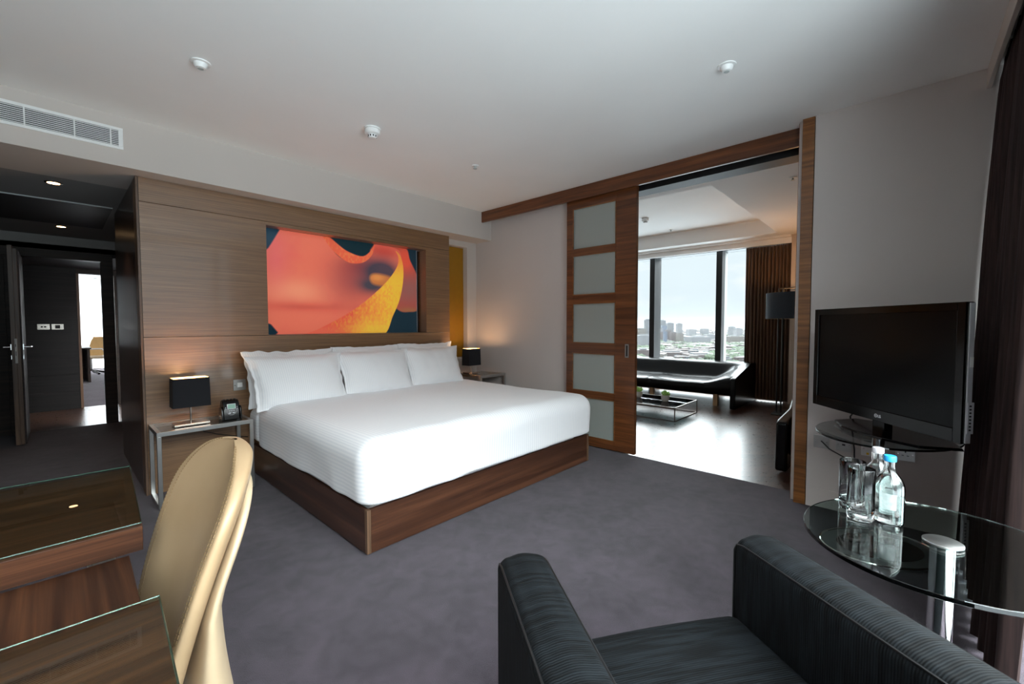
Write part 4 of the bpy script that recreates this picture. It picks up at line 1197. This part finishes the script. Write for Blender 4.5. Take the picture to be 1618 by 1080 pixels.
# far office
st(B(.0, .16, 8.85, 11.6, 0, 2.5).build('wall_office_left', M['cornice']))
st(B(2.4, 2.5, 8.85, 16.5, 0, 2.5).build('wall_office_right', M['ceil']))
st(B(-.9, 0, 11.6, 11.7, 0, 2.5).build('wall_office_return', M['cornice']))
st(B(-1.0, -.9, 8.85, 16.5, 0, 2.5).build('wall_office_far_left', M['ceil']))
st(B(-1, 2.5, 8.85, 16.5, 2.5, 2.6).build('ceiling', M['ceil']))
wf = st(B(-.9, 2.4, 16.3, 16.36, 0, .06).build('window_3', M['mullion']))
for x in (-.9, .75, 2.33): B(x, x+.07, 16.3, 16.36, .06, 2.5).build('window_mullion', M['pale_alu'], wf)
curtain('net_curtain', (-.85, 16.1), (2.35, 16.1), .03, 2.45, 26, .03, M['sheer'], 'white net curtain glowing at the far office window', 8)
od = thing('office_desk', 'dark desk seen through the far doorway beside a tan chair', 'desk', (.1, 13, 0))
B(-.6, .50, 12.55, 13.6, .70, .73).build('desk_top', M['hall_wood'], od)
B(.44, .48, 12.6, 13.55, 0, .70).build('panel', M['hall_wood'], od)
B(-.55, .44, 13.5, 13.55, 0, .70).build('panel', M['hall_wood'], od)
fc = thing('office_chair', 'tan swivel chair with armrests seen through the far doorway', 'office chair', (.70, 14.4, 0))
def fcb(u, v):
    a = 2*PI*u; ca, sa = math.cos(a), math.sin(a)
    w_ = .25*(1-.12*v)*(1 if v < .9 else .9); th = .035
    z = .47+.45*v
    return Vector((.66+.10*v+math.copysign(abs(ca)**.5, ca)*w_*.72, 14.42+math.copysign(abs(sa)**.5, sa)*th+.10*v, z))
M['tan'] = plain('tan_leather', srgb(190, 150, 92), .5)
MB().grid(fcb, 32, 12, True).build('backrest', M['tan'], fc, smooth=True, angle=180)
m = MB(); m.box(.34, .78, 14.1, 14.55, .40, .47); m.build('seat', M['cream_shell'], fc, bevel=.03, seg=3)
for y in (14.08, 14.56):
    MB().tube([(.76, y, .44), (.81, y, .54), (.74, y, .64), (.46, y, .64)], .014, 8).build('armrest', M['silver'], fc, smooth=True)
MB().lathe(.56, 14.33, [(.03, .1), (.025, .40)], 16).build('gas_column', M['chrome'], fc, smooth=True)
for i in range(5):
    a = 2*PI*i/5+.1; MB().tube([(.56, 14.33, .13), (.56+.29*math.cos(a), 14.33+.29*math.sin(a), .05)], [.02, .028], 8).build('base_spoke', M['black_plastic'], fc, smooth=True)

# ================================================================== LIVING ROOM
# ceiling with a tray: opening x 4.34..7.22, y 1.40..5.9
w = MB(); Z1 = ZC
w.box(3.75, 4.34, -.75, 7.2, Z1, Z1+.5); w.box(7.22, 8.1, -.75, 7.2, Z1, Z1+.5)
w.box(4.34, 7.22, -.75, 1.40, Z1, Z1+.5); w.box(4.34, 7.22, 5.9, 7.2, Z1, Z1+.5)
w.box(4.34, 7.22, 1.40, 5.9, Z1+.22, Z1+.5)
st(w.build('ceiling_living', M['ceil']))
st(B(7.50, 7.56, 1.27, 7.2, 2.425, ZC).build('trim_living_pelmet', M['ceil'], bevel=.002))
st(B(7.44, 7.502, 1.27, 7.2, 2.505, ZC).build('trim_living_track', M['ceil'], bevel=.002))
st(B(7.50, 8.1, -.75, 1.268, 0, ZC).build('wall_living_column', M['liv_wall']))
st(B(7.485, 7.50, .9, 1.268, 0, .16).build('baseboard_living', M['liv_wall'], bevel=.002))
st(B(3.75, 8.1, 7.2, 7.3, 0, ZC+.3).build('wall_living_back', M['liv_wall']))
st(B(3.78, 7.6, -.75, -.62, 0, ZC).build('wall_living_side', M['liv_wall']))
wf = st(B(7.70, 8.0, 1.27, 7.2, -.03, .03).build('window_2', M['mullion']))
B(7.70, 8.0, 1.27, 7.2, 2.44, 2.54).build('window_head', M['mullion'], wf)
for y, p_ in ((1.28, 0), (2.29, .0), (3.477, 0), (4.62, 0), (5.76, 0), (7.08, 0)):
    B(7.70, 7.86, y, y+.095, .03, 2.44).build('window_mullion', M['mullion'], wf, bevel=.002)
    B(7.86, 8.0, y+.004, y+.09, .03, 2.44).build('mullion_cover', M['pale_alu'] if y == 2.29 else M['mullion'], wf)
ys = [1.375, 2.29, 2.385, 3.477, 3.572, 4.62, 4.715, 5.76, 5.855, 7.08]
for i in range(0, 10, 2): B(7.93, 7.938, ys[i], ys[i+1], .03, 2.44).build('window_glass', M['dimming_pane'], wf)

# sofa
sf = thing('sofa', 'long low black leather sofa with sloping arm under the living room window', 'sofa', (7.1, 3.2, 0))
SY0, SY1 = 1.72, 4.60
# side panel profile (x,z): front low, rising to the back
prof = [(6.47, 0), (7.66, 0), (7.68, .57), (7.66, .59), (7.28, .60), (7.2, .575), (6.52, .445), (6.48, .43), (6.46, .40)]
for (ya, yb) in ((SY0, SY0+.075), (SY1-.075, SY1)):
    MB().prism(prof, 'Y', ya, yb).build('arm_panel', M['black_leather'], sf, bevel=.012, seg=3, smooth=True)
# body: seat + back + curved arm transition swept along y
def hseat(x, y):
    """top surface height of the upholstery at x, y"""
    base = .355+.004*math.sin(y*9) if x < 7.12 else .355+min(1, (x-7.12)/.16)**1.1*.238
    rim = (.445+(x-6.5)*.17) if x < 7.28 else .598
    e = min(y-SY0-.07, SY1-.07-y); k = max(0, 1-e/.42); k = k*k*(3-2*k)
    return base+(max(rim, base)-base)*k
def sfn(u, v):
    y = SY0+.07+(SY1-SY0-.14)*u
    # v around the section from the lower front edge over the top to the back
    S_ = [(6.56, .185), (6.50, .190), (6.478, .215), (6.472, .27), (6.475, .33), (6.49, None), (6.53, None), (6.62, None), (6.75, None), (6.88, None), (7.0, None), (7.08, None), (7.12, None), (7.17, None), (7.21, None), (7.25, None), (7.29, None), (7.36, None), (7.5, None), (7.62, None), (7.66, .57), (7.67, .5), (7.67, .25), (7.66, .10), (6.7, .185)]
    i = min(len(S_)-1, int(round(v*(len(S_)-1)))); x, z = S_[i]
    if z is None:
        z = hseat(x, y)-(.018 if i == 5 else 0)
    elif i in (3, 4):
        f_ = (hseat(6.5, y)-.355); z += f_*(.4 if i == 3 else .9)
    # crease between the seat cushions
    c_ = math.exp(-((y-3.02)/.012)**2)
    if 3 <= i <= 11: z -= .014*c_; x += .010*c_
    return Vector((x, y, z))
MB().grid(sfn, 120, 25).build('upholstery', M['black_leather'], sf, smooth=True, angle=60)
for y in (2.03, 3.01, 4.0):
    B(6.60, 6.66, y-.03, y+.03, 0, .19).build('leg', M['wood_leg'], sf)
# coffee table
CX0, CX1, CY0, CY1, CZ = 5.16, 5.93, 2.048, 3.35, .175
ct = thing('coffee_table', 'low coffee table of thin chrome bars with smoked glass top in the living room', 'coffee table', ((CX0+CX1)/2, (CY0+CY1)/2, 0))
b = .012
for x in (CX0, CX1-b):
    for y in (CY0, CY1-b): B(x, x+b, y, y+b, 0, CZ).build('leg', M['table_steel'], ct)
for z_, nm in ((0.0, 'lower_frame'), (CZ-b, 'upper_frame')):
    m = MB(); m.box(CX0, CX1, CY0, CY0+b, z_, z_+b); m.box(CX0, CX1, CY1-b, CY1, z_, z_+b); m.box(CX0, CX0+b, CY0, CY1, z_, z_+b); m.box(CX1-b, CX1, CY0, CY1, z_, z_+b)
    m.build(nm, M['table_steel'], ct)
B(CX0+b, CX1-b, CY0+b, CY1-b, CZ-.010, CZ-.001).build('glass_top', M['dark_glass'], ct)
def plant(cx, cy, label, seed):
    rs = random.Random(seed)
    r = thing('potted_plant', label, 'plant', (cx, cy, CZ), 0, 'small potted succulents')
    MB().lathe(cx, cy, [(.030, CZ), (.043, CZ+.012), (.052, CZ+.045), (.054, CZ+.085), (.050, CZ+.085), (.046, CZ+.075), (.002, CZ+.074)], 28).build('pot', M['concrete_pot'], r, smooth=True)
    m = MB()
    for k in range(26):
        a = rs.random()*2*PI; el = .25+rs.random()*1.2; l = .045+rs.random()*.03
        o_ = Vector((cx+.012*math.cos(a), cy+.012*math.sin(a), CZ+.078))
        d_ = Vector((math.cos(a)*math.cos(el), math.sin(a)*math.cos(el), math.sin(el)))
        m.tube([o_, o_+d_*l*.5, o_+d_*l*.85+Vector((0, 0, .004)), o_+d_*l+Vector((0, 0, .008))], [.006, .011, .008, .001], 6)
    m.build('leaves', M['leaf'], r, smooth=True)
plant(5.52, 2.325, 'succulent in a grey pot near the visible corner of the coffee table', 1)
plant(5.58, 2.735, 'succulent in a grey pot partly cut off by the sliding door', 2)
# drum floor lamp
FLX, FLY = 6.62, 1.06
fl = thing('floor_lamp', 'dark drum-shaded floor lamp on thin black poles in the living room corner', 'floor lamp', (FLX, FLY, 0))
R_ = .335; z0_, z1_ = 1.275, 1.615
m = MB(); m.lathe(FLX, FLY, [(R_, z0_), (R_, z1_)], 64, False); m.cur = 1; m.lathe(FLX, FLY, [(R_-.004, z1_), (R_-.004, z0_)], 64, False)
m.build('lamp_shade', [M['liv_shade'], M['warm_inner']], fl, smooth=True)
MB().lathe(FLX, FLY, [(R_-.005, z0_+.10), (R_-.005, z0_+.104)], 48).build('glow_block_disc', M['black_matte'], fl)  # added dark disc that blocks the bulb's glow at the open underside
for (px, py) in ((6.60, 1.245), (6.60, 1.195)):
    MB().tube([(px, py, 0), (px, py, 1.68)], .010, 8).build('pole', M['black_matte'], fl)
    MB().tube([(px, py, 1.68), (FLX, FLY-.12, 1.685)], .008, 8).build('arm', M['black_matte'], fl)
MB().tube([(FLX, FLY-.02, 1.685), (FLX, FLY, 1.48)], .008, 8).build('drop_rod', M['black_matte'], fl)
B(FLX-.17, FLX+.17, FLY-.10, FLY+.22, 0, .02).build('base', M['black_matte'], fl, bevel=.003)
MB().lathe(FLX, FLY, [(.02, 1.40), (.035, 1.44), (.02, 1.48)], 16).build('bulb', M['warm_glow'], fl, smooth=True)
L_ = bpy.data.lights.new('floor_lamp_light', 'POINT'); L_.energy = 15; L_.color = (1, .56, .27); L_.shadow_soft_size = .04
lo = bpy.data.objects.new('floor_lamp_light', L_); COL.objects.link(lo); lo.location = (FLX, FLY, 1.52)
# black leather armchair near the opening
a2 = thing('leather_armchair', 'black leather armchair half hidden behind the wooden post', 'armchair', (4.3, .35, 0))
MB().prism([(3.93, .02), (4.65, .02), (4.66, .52), (4.60, .53), (4.45, .45), (4.0, .43), (3.94, .41)], 'Y', .66, .745).build('arm', M['black_leather'], a2, bevel=.018, seg=3, smooth=True)
MB().prism([(3.93, .02), (4.65, .02), (4.66, .52), (4.60, .53), (4.45, .45), (4.0, .43), (3.94, .41)], 'Y', -.14, -.055).build('arm', M['black_leather'], a2, bevel=.018, seg=3, smooth=True)
MB().prism([(3.95, .15), (4.55, .10), (4.56, .62), (4.42, .60), (4.32, .40), (3.96, .37)], 'Y', -.05, .655).build('seat_and_back', M['black_leather'], a2, bevel=.02, seg=3, smooth=True)
smoke(5.95, 2.84, ZC+.22, 'round white smoke detector inside the living room ceiling tray')
sprinkler(6.93, 2.86, ZC+.22, 'small sprinkler head inside the living room ceiling tray')
sprinkler(4.62, .785, ZC, 'small sprinkler head on the living room ceiling beside the wooden post')

# ================================================================== CITY OUTSIDE
ZG = -78.0
t = NT('city_ground'); v = t.coords((1, 1, 1))
f1_ = t.noise(v, .0075, 5, .5, .6); f2_ = t.noise(v, .05, 4); f3_ = t.noise(v, .0016, 3)
c1 = t.ramp(f1_, [(.38, srgb(19, 26, 18)), (.52, srgb(27, 30, 25)), (.62, srgb(37, 30, 27)), (.75, srgb(54, 53, 52))])
c2 = t.mix(.5, c1, t.ramp(f2_, [(.35, srgb(16, 22, 15)), (.55, srgb(32, 29, 26)), (.72, srgb(57, 56, 54))]))
t.set(Base_Color=c2, Roughness=.9); M['city'] = t.m
g_ = MB(); g_.box(650, 9000, -4500, 7500, ZG-2, ZG); tag(st(g_.build('ground', M['city'])), None, None)
def bmat(name, wall, win, sx=.28, sz=.3):
    t = NT(name); br = t.add('ShaderNodeTexBrick'); br.offset = 0
    tc = t.add('ShaderNodeTexCoord'); sp = t.add('ShaderNodeSeparateXYZ'); cb = t.add('ShaderNodeCombineXYZ')
    t.link(tc.outputs['Object'], sp.inputs[0]); t.link(t.math('ADD', sp.outputs[0], sp.outputs[1]), cb.inputs[0]); t.link(sp.outputs[2], cb.inputs[1])
    t.link(cb.outputs[0], br.inputs['Vector']); br.inputs['Scale'].default_value = 1
    br.inputs['Brick Width'].default_value = 7; br.inputs['Row Height'].default_value = 4; br.inputs['Mortar Size'].default_value = 1.3
    br.inputs['Color1'].default_value = win; br.inputs['Color2'].default_value = tuple(c*.8 for c in win[:3])+(1,); br.inputs['Mortar'].default_value = wall
    t.set(Base_Color=br.outputs['Color'], Roughness=.6); return t.m
BM = {'brick': bmat('brick_block', srgb(39, 31, 30), srgb(30, 26, 29)), 'white': bmat('pale_block', srgb(65, 66, 68), srgb(49, 53, 59)),
      'blue': bmat('blue_glass_block', srgb(38, 49, 63), srgb(30, 41, 57)), 'grey': bmat('grey_block', srgb(48, 51, 54), srgb(37, 41, 46)),
      'tan': bmat('tan_block', srgb(52, 49, 45), srgb(39, 37, 36))}
def dirxy(px): # direction of a column of the view
    d = Vector((fw.x, fw.y, 0)).normalized()*1+Vector((rt0.x, rt0.y, 0))*((px-809)/FPX); return d
def at_px(px, dist, ):
    d = dirxy(px); return Vector((d.x*dist, d.y*dist, 0))
def building(px, depth, wpx, top_py, kind, label, group='city buildings beyond the window', steps=0):
    """px: column of the tower's middle as in the photograph, depth metres along the view axis"""
    c = at_px(px, depth); w_ = wpx*depth/FPX; zt = 1.2+(513.5-top_py)/FPX*depth
    hgt = max(6, zt-ZG)
    r = thing('building', label, 'building', (c.x, c.y, ZG), YAW, group)
    R = Matrix.Translation((c.x, c.y, ZG)) @ Matrix.Rotation(YAW, 4, 'Z')
    MB().obox(R @ Matrix.Translation((0, 0, hgt/2)), w_*.45, w_/2, hgt/2).build('block', BM[kind], r)
    MB().obox(R @ Matrix.Translation((0, 0, hgt+1.5)), w_*.2, w_*.28, 1.5).build('roof_plant', BM['grey'], r)
specs = [(1023, 1900, 9, 506, 'grey', 'grey tower left of the first window mullion'),
 (1012, 1700, 14, 520, 'tan', 'tan low block beside the edge of the sliding door'),
 (1018, 1450, 26, 530, 'white', 'long pale low block below the grey tower'),
 (1046, 2500, 9, 507, 'grey', 'tall grey tower just beyond the first window mullion'),
 (1043, 2200, 6, 519, 'white', 'narrow white tower beside the mullion'),
 (1049, 2300, 7, 515, 'blue', 'blue glass tower in the skyline cluster'),
 (1058, 2600, 10, 511, 'grey', 'broad grey office tower in the middle of the skyline cluster'),
 (1073, 2300, 8, 512, 'white', 'white tower standing alone beside the skyline cluster'),
 (1045, 1900, 11, 525, 'brick', 'red brick block below the blue glass tower'),
 (1055, 1900, 9, 522, 'brick', 'red brick block with a blue neighbour in the cluster'),
 (1064, 1850, 10, 526, 'brick', 'red brick block right of the skyline cluster'),
 (1074, 1800, 9, 527, 'tan', 'tan stepped block below the white tower'),
 (1051, 1750, 5, 524, 'blue', 'low blue block between the red brick blocks'),
 (1102, 1700, 30, 532.5, 'white', 'long white warehouse across the middle of the view'),
 (1122, 2100, 16, 529.5, 'white', 'white shed beyond the long warehouse'),
 (1092, 3000, 12, 521, 'white', 'far white block near the horizon'),
 (1113, 3200, 10, 520, 'grey', 'far grey block near the horizon'),
 (1156, 3000, 8, 517, 'grey', 'distant grey tower between mullion and curtain'),
 (1166, 2800, 10, 519.5, 'white', 'distant pale block nearest the curtain'),
 (1160, 1700, 22, 532, 'tan', 'long tan shed between mullion and curtain'),
 (1060, 1050, 42, 556, 'brick', 'long red brick terrace in the lower part of the view'),
 (1104, 980, 40, 560, 'brick', 'second red brick terrace in the lower part of the view'),
 (1150, 900, 10, 566, 'white', 'small white houses in front of the green trees'),
 (1016, 1000, 18, 553, 'brick', 'red brick terrace next to the sliding door edge')]
for s_ in specs: building(*s_)
# uncountable distant roofs and treetops
rs = random.Random(11)
m = MB()
for k in range(420):
    px = 1000+rs.random()*190; dp = 900/(1-.86*rs.random()**.8); c = at_px(px, dp); s_ = dp*.004
    w_, l_, h_ = (rs.uniform(.6, 2.2)*s_ for _ in range(3)); h_ = rs.uniform(5, 12)
    m.cur = rs.choice([0, 0, 0, 2, 3, 3]); m.obox(Matrix.Translation((c.x, c.y, ZG+h_/2)) @ Matrix.Rotation(rs.random()*PI, 4, 'Z'), w_+2, l_*2+3, h_/2)
tag(m.build('distant_rooftops', [BM['brick'], BM['white'], BM['tan'], BM['grey']]), 'hazy spread of low rooftops reaching to the horizon', 'rooftops', kind='stuff')
t = NT('treetops'); f = t.noise(t.coords((1, 1, 1)), .12, 4)
t.set(Base_Color=t.ramp(f, [(.35, srgb(14, 24, 13)), (.65, srgb(36, 50, 28))]), Roughness=.9); M['tree'] = t.m
m = MB()
for k in range(4200):
    band = rs.random()
    px = 1000+rs.random()*190; dp = 720/(1-.78*band**1.1); c = at_px(px, dp)
    if noise.noise(Vector((c.x*.006, c.y*.006, 1))) < -.05: continue
    r_ = rs.uniform(5, 11); hz = rs.uniform(7, 13)
    n_ = 7
    pts = []; F = []
    for j, (rr, zz_) in enumerate(((.7, 0), (1, .35), (.8, .75), (.3, 1))):
        for i in range(n_):
            a = 2*PI*i/n_+j*.4; q = rr*r_*(.8+.4*rs.random()); pts.append((c.x+q*math.cos(a), c.y+q*math.sin(a), ZG+zz_*hz*(.9+.2*rs.random())))
    for j in range(3):
        for i in range(n_): F.append((j*n_+i, j*n_+(i+1) % n_, (j+1)*n_+(i+1) % n_, (j+1)*n_+i))
    F.append(tuple(3*n_+i for i in range(n_))); m.q(pts, F)
tag(m.build('distant_treetops', M['tree'], smooth=True, angle=180), 'green treetops scattered through the city below the window', 'trees', kind='stuff')

t = NT('distance_haze'); out = t.n['Material Output']; vs = t.add('ShaderNodeVolumeScatter')
vs.inputs['Color'].default_value = (.93, .96, 1, 1); vs.inputs['Density'].default_value = 1.8e-5; vs.inputs['Anisotropy'].default_value = .2
t.link(vs.outputs[0], out.inputs['Volume']); t.n.remove(t.b); M['haze'] = t.m
hz = tag(MB().box(660, 8900, -4400, 7400, ZG+.5, 60).build('haze', M['haze'], origin=(660, 0, ZG)), 'pale summer haze hanging over the distant city', 'haze', kind='stuff')

# ================================================================== SKY AND LIGHT
W = bpy.data.worlds.new('sky'); S.world = W; W.use_nodes = True
nt = W.node_tree; nt.nodes.clear()
def N(t, **k):
    n = nt.nodes.new(t)
    for a, b in k.items(): setattr(n, a, b)
    return n
out = N('ShaderNodeOutputWorld'); bg = N('ShaderNodeBackground'); nt.links.new(bg.outputs[0], out.inputs[0])
tc = N('ShaderNodeTexCoord'); sep = N('ShaderNodeSeparateXYZ'); nt.links.new(tc.outputs['Generated'], sep.inputs[0])
mp = N('ShaderNodeMapping'); mp.inputs['Scale'].default_value = (3, 3, 11); nt.links.new(tc.outputs['Generated'], mp.inputs[0])
nz = N('ShaderNodeTexNoise'); nz.inputs['Scale'].default_value = 1.6; nz.inputs['Detail'].default_value = 5; nz.inputs['Distortion'].default_value = .3
nt.links.new(mp.outputs[0], nz.inputs['Vector'])
cr_ = N('ShaderNodeValToRGB'); e = cr_.color_ramp.elements
e[0].position = .42; e[0].color = (.68, .755, .81, 1); e[1].position = .62; e[1].color = (.845, .85, .845, 1)
nt.links.new(nz.outputs['Fac'], cr_.inputs[0])
hz_ = N('ShaderNodeValToRGB'); e = hz_.color_ramp.elements   # how much plain haze near the horizon
e[0].position = .0; e[0].color = (1, 1, 1, 1); e[1].position = .09; e[1].color = (0, 0, 0, 1)
nt.links.new(sep.outputs[2], hz_.inputs[0])
mx = N('ShaderNodeMix', data_type='RGBA'); nt.links.new(hz_.outputs[0], mx.inputs[0]); nt.links.new(cr_.outputs[0], mx.inputs[6]); mx.inputs[7].default_value = (.62, .70, .76, 1)
nt.links.new(mx.outputs[2], bg.inputs[0])
sr = N('ShaderNodeMapRange', interpolation_type='SMOOTHSTEP'); nt.links.new(sep.outputs[2], sr.inputs[0])
sr.inputs[1].default_value = .14; sr.inputs[2].default_value = .45; sr.inputs[3].default_value = 1.65; sr.inputs[4].default_value = 28.0
lo_ = N('ShaderNodeMapRange'); nt.links.new(sep.outputs[2], lo_.inputs[0])  # extra glow added below the horizon to brighten the ceilings
lo_.inputs[1].default_value = -.02; lo_.inputs[2].default_value = -.12; lo_.inputs[3].default_value = 0.0; lo_.inputs[4].default_value = 6.5
ad_ = N('ShaderNodeMath', operation='ADD'); nt.links.new(sr.outputs[0], ad_.inputs[0]); nt.links.new(lo_.outputs[0], ad_.inputs[1])
nt.links.new(ad_.outputs[0], bg.inputs[1])

def portal(loc, rot, sx, sy):
    L_ = bpy.data.lights.new('window_portal', 'AREA'); L_.shape = 'RECTANGLE'; L_.size = sx; L_.size_y = sy
    L_.cycles.is_portal = True
    o = bpy.data.objects.new('window_portal', L_); COL.objects.link(o); o.location = loc; o.rotation_euler = rot
portal((1.05, -.72, 1.25), (math.radians(90), 0, 0), 4.5, 2.5)
portal((8.02, 4.2, 1.25), (0, math.radians(90), 0), 2.5, 5.9)
portal((.75, 16.4, 1.25), (math.radians(-90), 0, 0), 3.3, 2.5)

# ================================================================== CAMERA
cd = bpy.data.cameras.new('camera'); cam = bpy.data.objects.new('camera', cd); COL.objects.link(cam)
cd.sensor_fit = 'HORIZONTAL'; cd.sensor_width = 36; cd.lens = FPX*36/1618
cd.clip_start = .02; cd.clip_end = 20000
cam.matrix_world = Matrix(((rt.x, up.x, -fw.x, CAM.x), (rt.y, up.y, -fw.y, CAM.y), (rt.z, up.z, -fw.z, CAM.z), (0, 0, 0, 1)))
S.camera = cam
S.view_settings.view_transform = 'Standard'; S.view_settings.look = 'None'; S.view_settings.gamma = 1
S.view_settings.exposure = 0.12; S.view_settings.use_curve_mapping = False
cy_ = S.cycles
cy_.use_denoising = True
try: cy_.denoiser = 'OPENIMAGEDENOISE'
except Exception: pass
cy_.max_bounces = 10; cy_.diffuse_bounces = 5; cy_.glossy_bounces = 5; cy_.transmission_bounces = 10; cy_.transparent_max_bounces = 12
cy_.caustics_reflective = False; cy_.caustics_refractive = False
cy_.sample_clamp_indirect = 6
